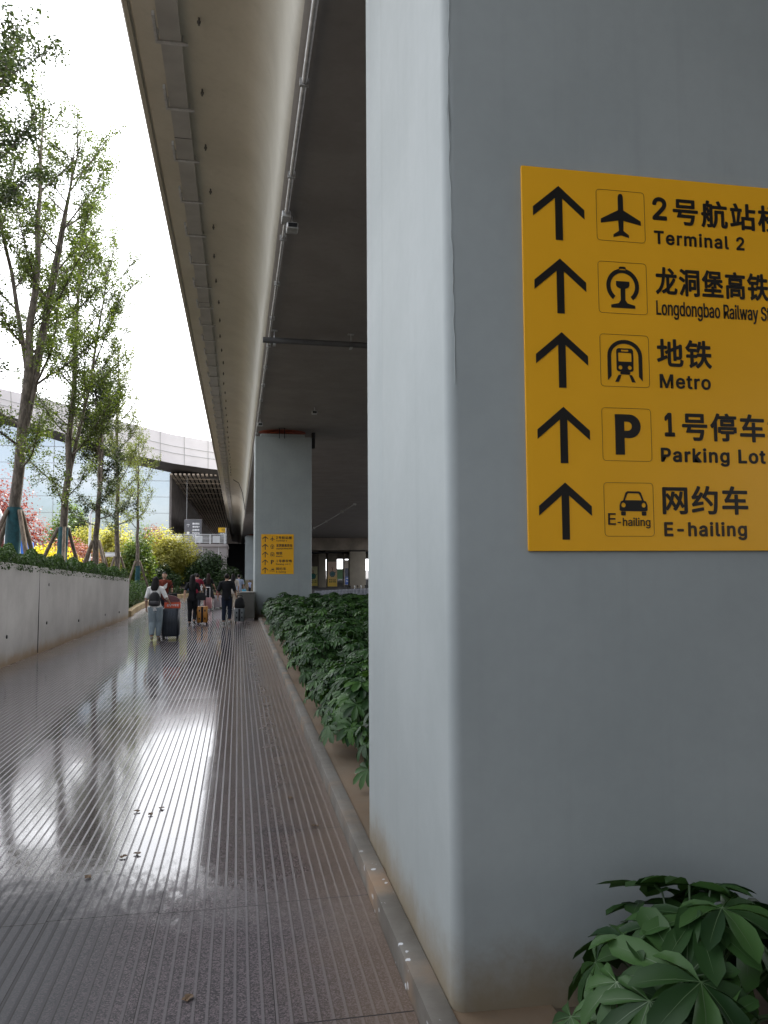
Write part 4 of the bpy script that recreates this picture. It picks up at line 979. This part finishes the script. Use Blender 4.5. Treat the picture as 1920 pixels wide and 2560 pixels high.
while y < 28.3:
    xmax = min(5.0, 0.175*y+0.55); x = 1.22 if y > 8 else 1.22+0.055*(8-y)
    if y > 26.4: xmax = 5
    while x < xmax:
        k = rng.randrange(1, 6) if not (7.0 < y < 8.3 and x < 1.9) else 0
        if k not in used: e = protos[k]; used.add(k)
        else: e = copy_tree(protos[k])
        sc = rng.uniform(0.85, 1.15)*(0.88 if x < 1.5 else 1.0)
        e.location = (x+rng.uniform(-.10, .10), y+rng.uniform(-.12, .12), 0.06); e.rotation_euler = (0, 0, rng.uniform(0, 6.28)); e.scale = (sc, sc, sc*rng.uniform(0.85, 1.1)); cnt += 1
        if k == 0: tag(e, 'brighter green fatsia plant with fresh leaves near the close end of the planter bed', 'plant', FG)
        else: tag(e, 'glossy dark green fatsia plant in the dense bed between the two piers', 'plant', FG)
        x += 0.46
    y += 0.47
for k in range(6):
    if k not in used:
        for ch in list(protos[k].children): bpy.data.objects.remove(ch)
        bpy.data.objects.remove(protos[k])
# the big plant in front of the near pier
b, st = fatsia_mesh(207, 34, 0.48, 0.66, 0.25, True, (0, 0), 0.08, 0.7)
e = empty('fatsia_plant', (1.49, 2.46, 0.06)); b.build('leaves', [LM['fatsia'], LM['fatsia_young'], LM['vein']], e, smooth=80); st.build('stem', LM['vein'], e)
tag(e, 'large-leaved fatsia plant in the lower right corner at the foot of the near pier', 'plant')

b, st = fatsia_mesh(311, 26, 0.40, 0.68, 0.19, True, (0, 0), 0.1, 1.0)
e = empty('fatsia_plant', (2.28, 2.55, 0.05)); b.build('leaves', [LM['fatsia'], LM['fatsia_young'], LM['vein']], e, smooth=80); st.build('stem', LM['vein'], e)
tag(e, 'second large-leaved fatsia plant cut by the right edge, behind the one in the corner', 'plant')

# ------------------------------------------------------------------ garden furniture
cc = empty('security_camera', (-5.95, 40, 1.0))
p = MB(); p.tube([(0.12, 0, -0.2), (0.12, 0, 1.35)], 0.03, 8); p.tube([(0.12, 0, 1.35), (0.1, 0, 1.45)], 0.05, 8); p.build('mast', MP['white'], cc, smooth=50)
p = MB(); p.rbox(-0.42, 0.28, -0.11, 0.11, 1.45, 1.66, 0.05, 3, axis='x'); h = p.build('housing', MP['white'], cc, smooth=50); 
p = MB(); p.box(-0.46, 0.3, -0.13, 0.13, 1.662, 1.68); p.build('sun_shield', MP['white'], cc)
p = MB(); p.rbox(-0.6, 0.55, -0.2, 0.2, 0.15, 0.62, 0.03); p.build('control_box', MP['traygrey'], cc, smooth=40)
p = MB(); p.tube([(-0.1, 0, 0.622), (-0.1, 0, 0.70), (-0.1, 0, 0.80)], [0.13, 0.12, 0.05], 12); p.build('beacon', mat('orange_beacon', (0.62, 0.12, 0.03), 0.3), cc, smooth=50)
tag(cc, 'white security camera on a short mast above a grey box with orange beacon', 'camera')
p = MB(); p.tube([(0, 0, -0.3), (0, 0, 1.22)], 0.05, 10); p.tube([(0, 0, 1.22), (0, 0, 1.34)], [0.075, 0.07], 10); p.tube([(0.0, 0, 1.3), (0.1, 0, 1.32)], 0.04, 8)
tag(p.build('bollard', MP['white'], smooth=50, loc=(-6.95, 40.5, 1.0)), 'short white post left of the security camera', 'post')
p = MB(); p.tube([(0, 0, -0.3), (0, 0, 2.6), (0, 0, 4.3)], [0.09, 0.075, 0.07], 12); p.tube([(0, 0, 4.3), (0.1, 0, 4.5), (0.5, 0, 4.55)], 0.06, 8)
tag(p.build('lamp_post', MP['white'], smooth=50, loc=(-8.0, 45, 0.6)), 'plain pale lamp post behind the twin-stemmed ginkgo', 'lamp post')
lp = empty('street_lamp', (-9.4, 34.5, 1.2)); p = MB(); p.tube([(0, 0, -0.2), (0, 0, 2.2), (-0.05, 0, 2.45)], [0.10, 0.09, 0.09], 10); p.build('pole', MP['white'], lp, smooth=50)
p = MB(); p.tube([(-0.05, 0, 2.4), (-0.36, 0, 3.1)], [0.09, 0.10], 10); p.build('arm', MP['white'], lp, smooth=50)
tag(lp, 'white lamp with angled arm at the left edge beside the leaning ginkgo', 'lamp')
bn = empty('info_stand', (-10.1, 40, 1.1)); p = MB(); p.loft([[(-0.42, -0.12, 0.75), (0.55, -0.12, 0.75), (0.55, 0.12, 0.75), (-0.42, 0.12, 0.75)], [(-0.26, -0.1, 2.05), (0.40, -0.1, 2.05), (0.40, 0.1, 2.05), (-0.26, 0.1, 2.05)]]); p.build('panel', mat('banner_blue', (0.03, 0.16, 0.62), 0.4), bn)
p = MB(); p.box(-0.2, 0.3, -0.11, 0.11, 2.052, 2.15); p.box(-0.5, 0.65, -0.2, 0.2, 0.45, 0.748); p.build('base', mat('banner_base', (0.06, 0.14, 0.45), 0.4), bn)
p = MB(); p.box(-0.30, -0.12, -0.128, -0.122, 1.0, 1.9); p.box(0.22, 0.36, -0.128, -0.122, 1.05, 1.75); p.box(-0.02, 0.10, -0.128, -0.122, 0.95, 1.25); p.build('white_mark', MP['white'], bn)
p = MB(); p.box(-0.35, -0.25, -0.1, 0.1, -0.25, 0.448); p.box(0.35, 0.45, -0.1, 0.1, -0.25, 0.448); p.build('legs', MP['white'], bn)
tag(bn, 'blue and white information stand seen between the stakes of the first ginkgo', 'sign')
# ------------------------------------------------------------------ people and luggage
SK = mat('skin', (0.42, 0.25, 0.17), 0.55, 0.06, 4, spec=0.35)
CL = {k: mat(k, c, 0.85, 0.10, 9, spec=0.2, bump=0.15, bscale=30) for k, c in {
  'white_cotton': (0.74, 0.72, 0.69), 'blue_grey_linen': (0.25, 0.30, 0.325), 'black_cotton': (0.012, 0.012, 0.014), 'navy_denim': (0.018, 0.024, 0.042), 'russet_cotton': (0.17, 0.038, 0.024),
  'pale_blue_cotton': (0.30, 0.35, 0.46), 'dark_shorts': (0.025, 0.026, 0.035), 'wine_cotton': (0.19, 0.018, 0.035), 'guard_blue': (0.36, 0.42, 0.62), 'guard_navy': (0.015, 0.018, 0.03), 'cream_cotton': (0.50, 0.44, 0.39), 'beige': (0.36, 0.30, 0.23)}.items()}
SH_W = mat('white_shoe', (0.60, 0.59, 0.57), 0.6); SH_B = mat('black_shoe', (0.02, 0.02, 0.02), 0.5); SH_T = mat('tan_shoe', (0.33, 0.25, 0.18), 0.6)
HAIR = mat('black_hair', (0.010, 0.008, 0.008), 0.6, 0.3, 40, spec=0.2); HAIRB = mat('dark_brown_hair', (0.022, 0.012, 0.009), 0.6, 0.3, 40, spec=0.2)

def lerp(a, b, t): return tuple(x+(y-x)*t for x, y in zip(a, b))
def person(loc, rz, h, label, top, legs, shoe, la, ra, lleg, rleg, hair='short', sleeve=0.45, bare=False, dress=None, leg_w=1.0, build=1.0, hem=0.93, shorts=False, hairmat=None, female=False, lean=0.0, eyes=False):
    """la/ra: (elbow, wrist) of the left/right arm; lleg/rleg: (knee, ankle); local axes: +Y is where the person faces, heights for a 1.70 m body"""
    e = empty('person', loc, rz); e.scale = (h/1.7,)*3
    segs = []            # (p0, p1, r0, r1, material index, y-scale)
    mats = [SK, top, legs, shoe]
    b = MB()
    def ring(c, rx, ry, n=14): return [(c[0]+rx*math.cos(2*math.pi*k/n), c[1]+ry*math.sin(2*math.pi*k/n), c[2]) for k in range(n)]
    W_ = build; fw = 0.9 if female else 1.0; ly = lambda z: lean*max(0, z-0.95)
    tors = [(0.80, .125*(1.08 if female else 1), .10), (0.90, .158*(1.06 if female else 1), .115), (1.0, .145*(0.97 if female else 1), .105), (1.12, .132*(0.90 if female else 1.02), .095), (1.25, .152*fw, .108), (1.36, .170*fw, .108), (1.42, .150*fw, .088), (1.462, .085, .062)]
    b.loft([ring((0, ly(z), z), rx*W_, ry*W_) for z, rx, ry in tors])
    for (z0, x0, y0), (z1, x1, y1) in zip(tors[:-1], tors[1:]):
        zc_ = (z0+z1)/2; segs.append(((0, ly(z0), z0), (0, ly(z1), z1), x0*W_, x1*W_, 1 if zc_ > hem else 2, x0/y0))
    # neck and head (chin, jaw, cheek, brow, crown) with nose and ears
    hy = ly(1.5)
    b.tube([(0, hy-0.005, 1.43), (0, hy+0.005, 1.53)], [0.052, 0.050], 10); segs.append(((0, hy, 1.455), (0, hy, 1.55), .052, .055, 0, 1))
    hd = [(1.495, .030, .035, .045), (1.515, .050, .060, .032), (1.545, .064, .080, .02), (1.585, .072, .092, .012), (1.63, .074, .096, .004), (1.67, .066, .084, 0), (1.695, .040, .05, -.004), (1.702, .012, .015, -.004)]
    b.loft([ring((0, hy+0.018+o, z), rx, ry) for z, rx, ry, o in hd])
    for (z0, x0, y0, o0), (z1, x1, y1, o1) in zip(hd[:-1], hd[1:]): segs.append(((0, hy+.02, z0), (0, hy+.02, z1), x0, x1, 0, .8))
    b.tube([(0, hy+.105, 1.60), (0, hy+.128, 1.575)], [.010, .014], 6)
    for s in (-1, 1): b.tube([(s*.072, hy+.015, 1.575), (s*.080, hy+.005, 1.615)], [.012, .016], 6)
    def arm(s, el, wr):
        sh = (s*0.165*W_*fw, ly(1.40), 1.405); t = sleeve
        b.tube([(s*0.10, ly(1.4), 1.405), sh, el], [.06*W_, .056*W_, .040*W_], 10); b.tube([el, lerp(el, wr, .3), wr], [.040*W_, .039*W_, .026], 10)
        L1 = (Vector(el)-Vector(sh)).length; L2 = (Vector(wr)-Vector(el)).length; tot = t*(L1+L2)
        if tot <= L1: hemp = lerp(sh, el, tot/L1); chain = [(sh, hemp)]
        else: hemp = lerp(el, wr, (tot-L1)/L2); chain = [(sh, el), (el, hemp)]
        for k, (p0, p1) in enumerate(chain):
            r0 = .072*W_*fw if k == 0 else .057*W_*fw; r1 = .060*W_*fw if k == 0 else .050*W_*fw; b.tube([p0, p1], [r0, r1], 10); segs.append((p0, p1, r0, r1, 1, 1))
        segs.append((hemp if tot < L1 else el, el, .04, .04, 0 if tot <= L1 else 1, 1)); segs.append((hemp if tot > L1 else el, wr, .036, .028, 0, 1))
        # hand: palm, four unequal curled fingers, thumb from the side of the palm
        d = (Vector(wr)-Vector(el)).normalized(); side = Vector((0, 1, 0))-d*d.y; side = side.normalized() if side.length > .05 else Vector((1, 0, 0)); nrm = d.cross(side)*(-s)
        w = Vector(wr); pe = w+d*0.085
        b.loft([[tuple(c+side*a*rw+nrm*q*.014) for a, q in ((-1, 0), (-.6, 1), (.6, 1), (1, 0), (.6, -1), (-.6, -1))] for c, rw in ((w, .026), (w+d*.04, .038), (pe, .040))])
        segs.append((wr, tuple(pe), .04, .04, 0, 1))
        for k, ln in enumerate((.066, .076, .071, .055)):
            o = pe-d*.012+side*(.030-.020*k); m = o+d*ln*.55+nrm*.012; f = m+d*ln*.32+nrm*.03
            b.tube([tuple(o), tuple(m), tuple(f)], [.0098, .0092, .0085], 6); segs.append((tuple(o), tuple(f), .01, .01, 0, 1))
        o = w+d*.028+side*.030; m = o+side*.028+d*.022; f = m+d*.032+nrm*.01
        b.tube([tuple(o), tuple(m), tuple(f)], [.012, .0108, .009], 6); segs.append((tuple(o), tuple(f), .011, .01, 0, 1))
    arm(-1, *la); arm(1, *ra)
    def leg(s, kn, an):
        hp = (s*0.085, 0, 0.90); k = leg_w
        if bare: radii = (.085, .056, .036); end = None
        else: radii = (.098*k, .074*k, .054*k)
        b.tube([hp, lerp(hp, kn, .5), kn], [radii[0], (radii[0]+radii[1])/2*1.03, radii[1]], 12)
        calf = lerp(kn, an, .35)
        if bare or shorts: b.tube([kn, calf, an], [.056, .054, .034], 10)
        else:
            he = lerp(kn, an, .93); b.tube([kn, calf, he], [radii[1], radii[1]*.96, radii[2]], 12); b.tube([kn, an], [.05, .034], 10); segs.append((kn, he, radii[1], radii[2], 2, 1)); segs.append((he, an, .034, .034, 0, 1))
        segs.append((hp, kn, radii[0], radii[1], 2 if not bare else 0, 1))
        if bare or shorts: segs.append((kn, an, .055, .034, 0, 1))
        up_ = an[2]-0.085; heel = (an[0], an[1]-.055, max(.035, an[2]-.05)); toe = (an[0]+s*.02, an[1]+.155, max(.028, .03+up_*.12)); mid = lerp(heel, toe, .5)
        b.tube([heel, (mid[0], mid[1], (heel[2]+toe[2])/2+.008), toe], [.036, .042, .028], 10); b.tube([an, (an[0], an[1]+.01, heel[2]+.01)], [.036, .042], 10); segs.append((heel, toe, .044, .032, 3, 1))
    leg(-1, *lleg); leg(1, *rleg)
    me = bpy.data.meshes.new('person'); me.from_pydata(b.v, [], b.f); o = bpy.data.objects.new('tmp', me); COL.objects.link(o)
    md = o.modifiers.new('r', 'REMESH'); md.mode = 'VOXEL'; md.voxel_size = 0.0115; sm = o.modifiers.new('s', 'SMOOTH'); sm.iterations = 3; sm.factor = 0.45
    m2 = bpy.data.meshes.new_from_object(o.evaluated_get(bpy.context.evaluated_depsgraph_get())); bpy.data.objects.remove(o); bpy.data.meshes.remove(me)
    nf = len(m2.polygons); C = np.empty(nf*3, np.float32); m2.polygons.foreach_get('center', C); C = C.reshape(-1, 3)
    best = np.full(nf, 1e9); mi = np.zeros(nf, np.int32)
    for p0, p1, ra_, rb_, mm, ys in segs:
        A = np.array(p0); D = np.array(p1)-A; Q = C-A
        t = np.clip((Q@D)/max(1e-9, D@D), 0, 1); V = Q-t[:, None]*D
        if ys != 1: V[:, 1] *= ys
        dist = np.abs(np.linalg.norm(V, axis=1)-(ra_+(rb_-ra_)*t)); k = dist < best; best[k] = dist[k]; mi[k] = mm
    m2.materials.clear()
    for m in mats: m2.materials.append(m)
    m2.polygons.foreach_set('material_index', mi); m2.polygons.foreach_set('use_smooth', [True]*nf); m2.name = 'body'
    link('body', m2, e)
    hm = hairmat or HAIR; p = MB(); n = 16
    cap = []
    for k in range(9):
        a = math.pi*k/8; z = 1.612-math.cos(a)*-.105 if False else 1.622+.093*math.cos(a); r_ = math.sin(a)
        cap.append([(.084*r_*math.cos(2*math.pi*j/n), hy+.004-.016+(.104*r_*math.sin(2*math.pi*j/n)*(1 if math.sin(2*math.pi*j/n) < 0 else (1.30 if k < 4 else .30))), z) for j in range(n)])
    p.loft(cap)
    if hair == 'long' or hair == 'mid':
        zb = 1.20 if hair == 'long' else 1.34; rr = []
        for k in range(8):
            u = k/7; z = 1.66-(1.66-zb)*u; rx = (.075+.030*math.sin(u*2.4))*(1-.25*max(0, u-.8)/.2); ry = .05+.012*math.sin(u*3)-.02*u; cy = hy-.055-.055*u
            rr.append(ring((.012*math.sin(u*5), cy+ly(z)*0, z), rx, ry, 12))
        p.loft(rr)
    p.build('hair', hm, e, smooth=60)
    if eyes:
        p = MB()
        for s in (-1, 1): p.loft([[(s*.030+.013*math.cos(2*math.pi*j/8), hy+.108-.006*abs(math.cos(2*math.pi*j/8)), 1.607+.006*math.sin(2*math.pi*j/8)) for j in range(8)], [(s*.030+.013*math.cos(2*math.pi*j/8), hy+.094, 1.607+.006*math.sin(2*math.pi*j/8)) for j in range(8)]])
        p.build('eyes', HAIR, e)
        p = MB(); p.box(-.024, .024, hy+.088, hy+.106, 1.546, 1.552); p.build('mouth', mat('lips', (0.30, 0.10, 0.08), 0.5), e)
    if dress:
        zt_, zb_, w0, w1 = dress; rr = []
        for k in range(9):
            u = k/8; z = zt_-(zt_-zb_)*u; r_ = w0+(w1-w0)*u**1.2
            rr.append([((r_*(1+.05*u*math.sin(5*a+1)))*math.cos(a), ly(z)+(r_*.78*(1+.06*u*math.sin(4*a)))*math.sin(a), z) for a in [2*math.pi*j/24 for j in range(24)]])
        p = MB(); p.loft(rr); p.build('skirt', top, e, smooth=60)
    tag(e, label, 'person'); return e
# limb poses
HANG = lambda s: ((s*.235, -.03, 1.13), (s*.25, .05, .88))
SWF = lambda s: ((s*.235, .03, 1.13), (s*.23, .20, .94)); SWB = lambda s: ((s*.24, -.12, 1.14), (s*.245, -.16, .89))
FW = lambda s: ((s*.085, .16, .50), (s*.08, .22, .10)); BK = lambda s: ((s*.09, .04, .48), (s*.085, -.22, .17)); ST = lambda s: ((s*.09, .03, .49), (s*.095, -.01, .09))
def suitcase(loc, rz, w, d, h, col, label, handle=0.30, trim=None, stripe=False, ribs=0, name='suitcase'):
    e = empty(name, loc, rz); p = MB(); p.rbox(-w/2, w/2, -d/2, d/2, 0.07, h, min(w, d)*0.22, 4)
    if ribs:
        for k in range(ribs): x = -w/2+w*(k+1)/(ribs+1); p.box(x-.008, x+.008, -d/2-.006, d/2+.006, .14, h-.06)
    p.build('shell', col, e, smooth=45)
    for sx in (-1, 1):
        for sy in (-1, 1):
            q = MB(); x, y = sx*(w/2-.045), sy*(d/2-.045); q.tube([(x-.012, y, .028), (x+.012, y, .028)], .028, 12); q.box(x-.018, x+.018, y-.014, y+.014, .045, .085); q.build('wheel', MP['black'], e, smooth=50)
    q = MB()
    for sx in (-1, 1): q.tube([(sx*w*.24, d/2-.05, h-.02), (sx*w*.24, d/2-.05, h+handle)], .010, 6)
    q.tube([(-w*.24, d/2-.05, h+handle), (w*.24, d/2-.05, h+handle)], .014, 8); q.build('handle', trim or MP['black'], e, smooth=50)
    if stripe:
        q = MB(); q.box(-.035, .035, -d/2-.008, -d/2-.001, .08, h-.015); q.build('strap', MP['black'], e)
        for sx in (-1, 1):
            for z in (.2, h-.14): q = MB(); q.box(sx*w*.25-.02, sx*w*.25+.02, -d/2-.009, -d/2-.001, z-.03, z+.03); q.build('patch', MP['black'], e)
    tag(e, label, 'suitcase'); return e
def plastic(n, c, r=0.35): return mat(n, c, r, 0.06, 4)
# 1 woman in white with black backpack
person((-2.08, 20.9, 0), R(-6), 1.62, 'woman in white shirt and pale grey trousers wearing a black backpack, nearest of the walkers', CL['white_cotton'], CL['blue_grey_linen'], SH_T,
       HANG(-1), ((.285, .0, 1.14), (.33, .23, 1.0)), ((-.085, .03, .48), (-.07, -.10, .12)), ((.085, .10, .50), (.07, .06, .09)), hair='mid', sleeve=.52, leg_w=1.22, female=True, hem=.86, build=1.04)
bp = empty('backpack', (-2.10, 20.72, 0)); bp.rotation_euler = (R(-4), 0, R(-6)); p = MB()
p.loft([[(w*math.cos(a), -.0+d*math.sin(a), z) for a in [2*math.pi*j/16 for j in range(16)]] for z, w, d in ((.885, .10, .05), (.90, .145, .075), (1.0, .15, .085), (1.12, .135, .075), (1.2, .10, .055), (1.235, .05, .03))]); p.build('bag', MP['black'], bp, smooth=50)
p = MB(); p.loft([[(w*math.cos(a), -.035+d*math.sin(a), z) for a in [2*math.pi*j/16 for j in range(16)]] for z, w, d in ((.905, .11, .05), (.92, .125, .062), (1.0, .125, .062), (1.01, .11, .05))]); p.build('pocket', mat('black_nylon', (0.03, 0.027, 0.03), 0.5), bp, smooth=50)
p = MB()
for s in (-1, 1): p.tube([(s*.05, .03, 1.22), (s*.10, .06, 1.36), (s*.115, .13, 1.365), (s*.125, .27, 1.28)], .016, 6)
p.build('strap', MP['black'], bp, smooth=50); tag(bp, 'small black backpack worn by the woman in white', 'backpack')
suitcase((-1.72, 21.25, 0), R(-4), .44, .27, .80, plastic('navy_black_shell', (0.018, 0.022, 0.03)), 'large dark navy suitcase rolled by the woman in white, bags on top', ribs=5, handle=.28)
bg = empty('box', (-1.68, 21.27, .802)); p = MB(); p.rbox(-.20, .20, -.12, .10, 0, .155, .01); p.build('carton', mat('orange_red_carton', (0.62, 0.085, 0.03), 0.5, 0.06), bg)
ms = text_mesh('EVYEE', (-.13, .17, .05, .105), .03); ms.materials.append(MP['white']); ms.transform(Matrix.Rotation(R(90), 4, 'X')); ms.transform(Matrix.Translation((0, -.1225, 0))); link('lettering', ms, bg)
tag(bg, 'flat orange-red box with white letters lying on the navy suitcase', 'box')
hb = empty('handbag', (-1.70, 21.24, .965)); p = MB(); p.loft([[(-.18, -.1, 0), (.20, -.1, 0), (.20, .1, 0), (-.18, .1, 0)], [(-.19, -.09, .10), (.21, -.09, .06), (.21, .09, .06), (-.19, .09, .10)], [(-.15, -.05, .2), (.10, -.05, .14), (.10, .05, .14), (-.15, .05, .2)]]); p.build('bag', mat('oxblood_leather', (0.085, 0.014, 0.016), 0.45), hb, smooth=50)
p = MB(); p.tube([(-.12, 0, .18), (-.08, 0, .26), (.02, 0, .24), (.06, 0, .15)], .010, 6); p.build('handle', MP['black'], hb, smooth=50); tag(hb, 'oxblood bag lying on the orange-red box', 'bag')
# 2 man in russet shirt walking towards the viewpoint
person((-2.42, 27.2, 0), R(178), 1.72, 'man in russet shirt walking towards the viewpoint with a paper in his hand', CL['russet_cotton'], CL['dark_shorts'], SH_B,
       HANG(-1), ((.24, .06, 1.14), (.10, .24, 1.12)), FW(-1), BK(1), sleeve=.42, eyes=True, hem=.90)
nw = MB(); nw.add([(-.17, 0, -.06), (.10, 0, .12), (.13, .03, .30), (-.10, .02, .10)], [(0, 1, 2, 3)]); nw.add([(-.17, .012, -.06), (.10, .012, .12), (.13, .042, .30), (-.10, .032, .10)], [(3, 2, 1, 0)])
nwo = nw.build('paper', mat('newsprint', (0.56, 0.55, 0.53), 0.8, 0.25, 30), loc=(-2.43, 26.92, 1.08)); tag(nwo, 'folded white paper held by the man in russet', 'paper')
sb = MB(); sb.rbox(-.17, .17, -.07, .07, 0, .3, .04); sb.tube([(-.12, 0, .29), (-.08, -.02, .5), (.06, -.04, .66)], .014, 6); tag(sb.build('shoulder_bag', MP['black'], smooth=50, loc=(-2.16, 27.1, .72)), 'black shoulder bag at the side of the man in russet', 'bag')
# 3 man in pale blue shirt and shorts
person((-2.0, 38.6, 0), R(-3), 1.62, 'man in pale blue shirt and dark shorts with navy shoulder bag', CL['pale_blue_cotton'], CL['dark_shorts'], SH_B, SWF(-1), HANG(1), BK(-1), FW(1), sleeve=.36, shorts=True)
sb = MB(); sb.rbox(-.09, .09, -.16, .12, 0, .28, .03); sb.tube([(0, 0, .27), (.12, -.10, .5), (.26, -.06, .68)], .02, 6); tag(sb.build('shoulder_bag', mat('navy_canvas', (0.03, 0.045, 0.11), 0.8), smooth=50, loc=(-2.28, 38.5, .82)), 'navy bag slung on the man in pale blue', 'bag')
# 4 woman in black with long hair
person((-1.46, 26.4, 0), R(-3), 1.63, 'woman all in black with very long hair pulling an orange suitcase', CL['black_cotton'], CL['black_cotton'], SH_B, SWB(-1), ((.25, -.01, 1.13), (.27, .16, .93)), ((-.085, .05, .48), (-.085, -.04, .09)), ((.085, .12, .49), (.075, -.10, .15)), hair='long', sleeve=.48, leg_w=1.02, female=True, hem=.80)
suitcase((-1.14, 26.55, 0), R(-3), .36, .24, .60, plastic('orange_shell', (0.52, 0.21, 0.03)), 'orange-yellow suitcase with a black strap, pulled by the woman in black', stripe=True, handle=.34)
hb = empty('handbag', (-1.18, 26.36, .80)); p = MB(); p.loft([[(-.13, -.06, 0), (.13, -.06, 0), (.13, .06, 0), (-.13, .06, 0)], [(-.17, -.07, .12), (.17, -.07, .12), (.17, .07, .12), (-.17, .07, .12)], [(-.11, -.03, .25), (.11, -.03, .25), (.11, .03, .25), (-.11, .03, .25)]]); p.build('bag', MP['black'], hb, smooth=50)
p = MB(); p.tube([(-.08, 0, .24), (-.04, -.02, .38), (.0, -.02, .46)], .008, 6); p.tube([(.08, 0, .24), (.04, -.02, .38), (.0, -.02, .46)], .008, 6); p.build('handle', MP['black'], hb, smooth=50); tag(hb, 'black leather handbag hanging from the arm of the woman in black', 'bag')
# 5 person in wine red behind
person((-1.76, 35.6, 0), R(-3), 1.62, 'person in wine red shirt mostly hidden behind the woman in black', CL['wine_cotton'], CL['dark_shorts'], SH_B, HANG(-1), ((.27, .08, 1.17), (.36, .26, 1.02)), FW(-1), BK(1), sleeve=.40)
suitcase((-1.32, 36.0, 0), R(-2), .36, .24, .55, plastic('pink_shell', (0.40, 0.18, 0.18)), 'pale pink suitcase with white handle behind the orange suitcase', trim=MP['white'], handle=.46)
# 6 woman in black dress
person((-1.33, 36.9, 0), R(-2), 1.62, 'woman in knee-length black dress with white shoulder bag', CL['black_cotton'], CL['black_cotton'], SH_B, HANG(-1), ((.25, .02, 1.14), (.30, .20, 1.00)), ((-.08, .10, .48), (-.07, -.14, .14)), ((.08, .06, .49), (.075, .04, .09)), hair='long', sleeve=.42, bare=True, dress=(1.16, .50, .155, .31), female=True, hairmat=HAIRB)
sb = MB(); sb.rbox(-.05, .05, -.10, .10, 0, .20, .02); sb.tube([(0, 0, .19), (.06, -.02, .45), (.16, -.02, .56)], .008, 6); tag(sb.build('shoulder_bag', MP['white'], smooth=50, loc=(-1.64, 36.8, .86)), 'small white bag hanging at the side of the black dress', 'bag')
suitcase((-.92, 37.3, 0), R(-2), .36, .24, .60, plastic('pearl_shell', (0.40, 0.36, 0.38)), 'pearl white suitcase pulled by the woman in the black dress', handle=.40)
rb = MB(); rb.loft([[(-.09, -.05, 0), (.09, -.05, 0), (.09, .05, 0), (-.09, .05, 0)], [(-.07, -.04, .2), (.06, -.04, .2), (.06, .04, .2), (-.07, .04, .2)], [(-.02, -.01, .36), (.03, -.01, .36), (.03, .01, .36), (-.02, .01, .36)]]); tag(rb.build('bag', mat('crimson_cloth', (0.30, 0.02, 0.04), 0.7), loc=(-.90, 37.26, .602)), 'crimson bag lying on the pearl white suitcase', 'bag')
# 7 man in black
person((-.36, 26.6, 0), R(-4), 1.66, 'man in loose black T-shirt and dark jeans pulling a grey suitcase', CL['black_cotton'], CL['navy_denim'], SH_W, ((-.27, -.03, 1.13), (-.30, .04, .90)), ((.27, .0, 1.12), (.31, .14, .92)), ((-.095, .05, .48), (-.10, .0, .09)), ((.095, .14, .50), (.10, .02, .13)), hair='short', sleeve=.56, leg_w=1.06, build=1.1, hem=.82)
suitcase((.06, 26.8, 0), R(-3), .34, .24, .50, plastic('grey_shell', (0.17, 0.185, 0.185)), 'grey suitcase with black strap pulled by the man in black', stripe=True, handle=.42)
tb_ = MB(); tb_.loft([[(w*math.cos(a), d*math.sin(a), z) for a in [2*math.pi*j/14 for j in range(14)]] for z, w, d in ((0.004, .15, .09), (.06, .175, .11), (.2, .165, .10), (.32, .13, .08), (.37, .06, .04))]); tag(tb_.build('travel_bag', MP['black'], smooth=50, loc=(.06, 26.78, .50)), 'bulky black bag standing on the grey suitcase', 'bag')
# 8 and 9 walkers beyond him
person((-.20, 34.8, 0), R(-2), 1.60, 'person in cream shirt half hidden behind the man in black', CL['cream_cotton'], CL['beige'], SH_W, HANG(-1), SWF(1), FW(-1), BK(1), hair='mid', sleeve=.5)
suitcase((.02, 35.4, 0), R(0), .32, .22, .52, plastic('rose_shell', (0.36, 0.15, 0.19)), 'small rose suitcase beyond the legs of the man in black', handle=.3)
person((.05, 38.5, 0), R(2), 1.56, 'person in pale blue shirt with crossbody strap, farthest of the walkers', CL['pale_blue_cotton'], CL['beige'], SH_B, HANG(-1), SWF(1), BK(-1), FW(1), sleeve=.42)
cb_ = MB(); cb_.rbox(-.10, .10, -.06, .06, 0, .34, .03); cb_.tube([(-.06, 0, .33), (0, 0, .42), (.06, 0, .33)], .008, 6); tag(cb_.build('bag', mat('cyan_bag', (0.05, 0.30, 0.46), 0.6), smooth=50, loc=(.30, 38.3, .50)), 'bright cyan bag carried by the farthest walker', 'bag')
# 10 guard by the third pier
person((1.55, 105, -1.5), R(40), 1.86, 'guard in light blue shirt and dark trousers standing before the distant pier', CL['guard_blue'], CL['guard_navy'], SH_B, HANG(-1), ((.24, .06, 1.14), (.12, .20, 1.08)), ST(-1), ST(1), sleeve=.36)
# dry leaves and litter on the path
rng = np.random.default_rng(3); lm_ = mat('dry_leaf', (0.10, 0.06, 0.03), 0.8, 0.3)
for i, (x, y) in enumerate([(-.62, 6.1), (-.72, 6.2), (-.55, 6.25), (-.62, 5.3), (-.7, 5.25), (-.85, 4.95), (-1.15, 3.6), (-.9, 3.2), (-2.6, 8.2), (-3.2, 11.0), (.42, 6.3), (.55, 5.6), (-1.3, 9.4), (-2.1, 13.5), (-.2, 3.5)]):
    V, F, ve = palm_leaf(3, .036, rng, .15, -.15); p = MB(); p.add(V, F); o = p.build('fallen_leaf', lm_, loc=(x, y, .006)); o.rotation_euler = (0, 0, i*1.3); tag(o, 'small dry leaf lying on the grooved path', 'leaf', 'fallen leaves on the path')
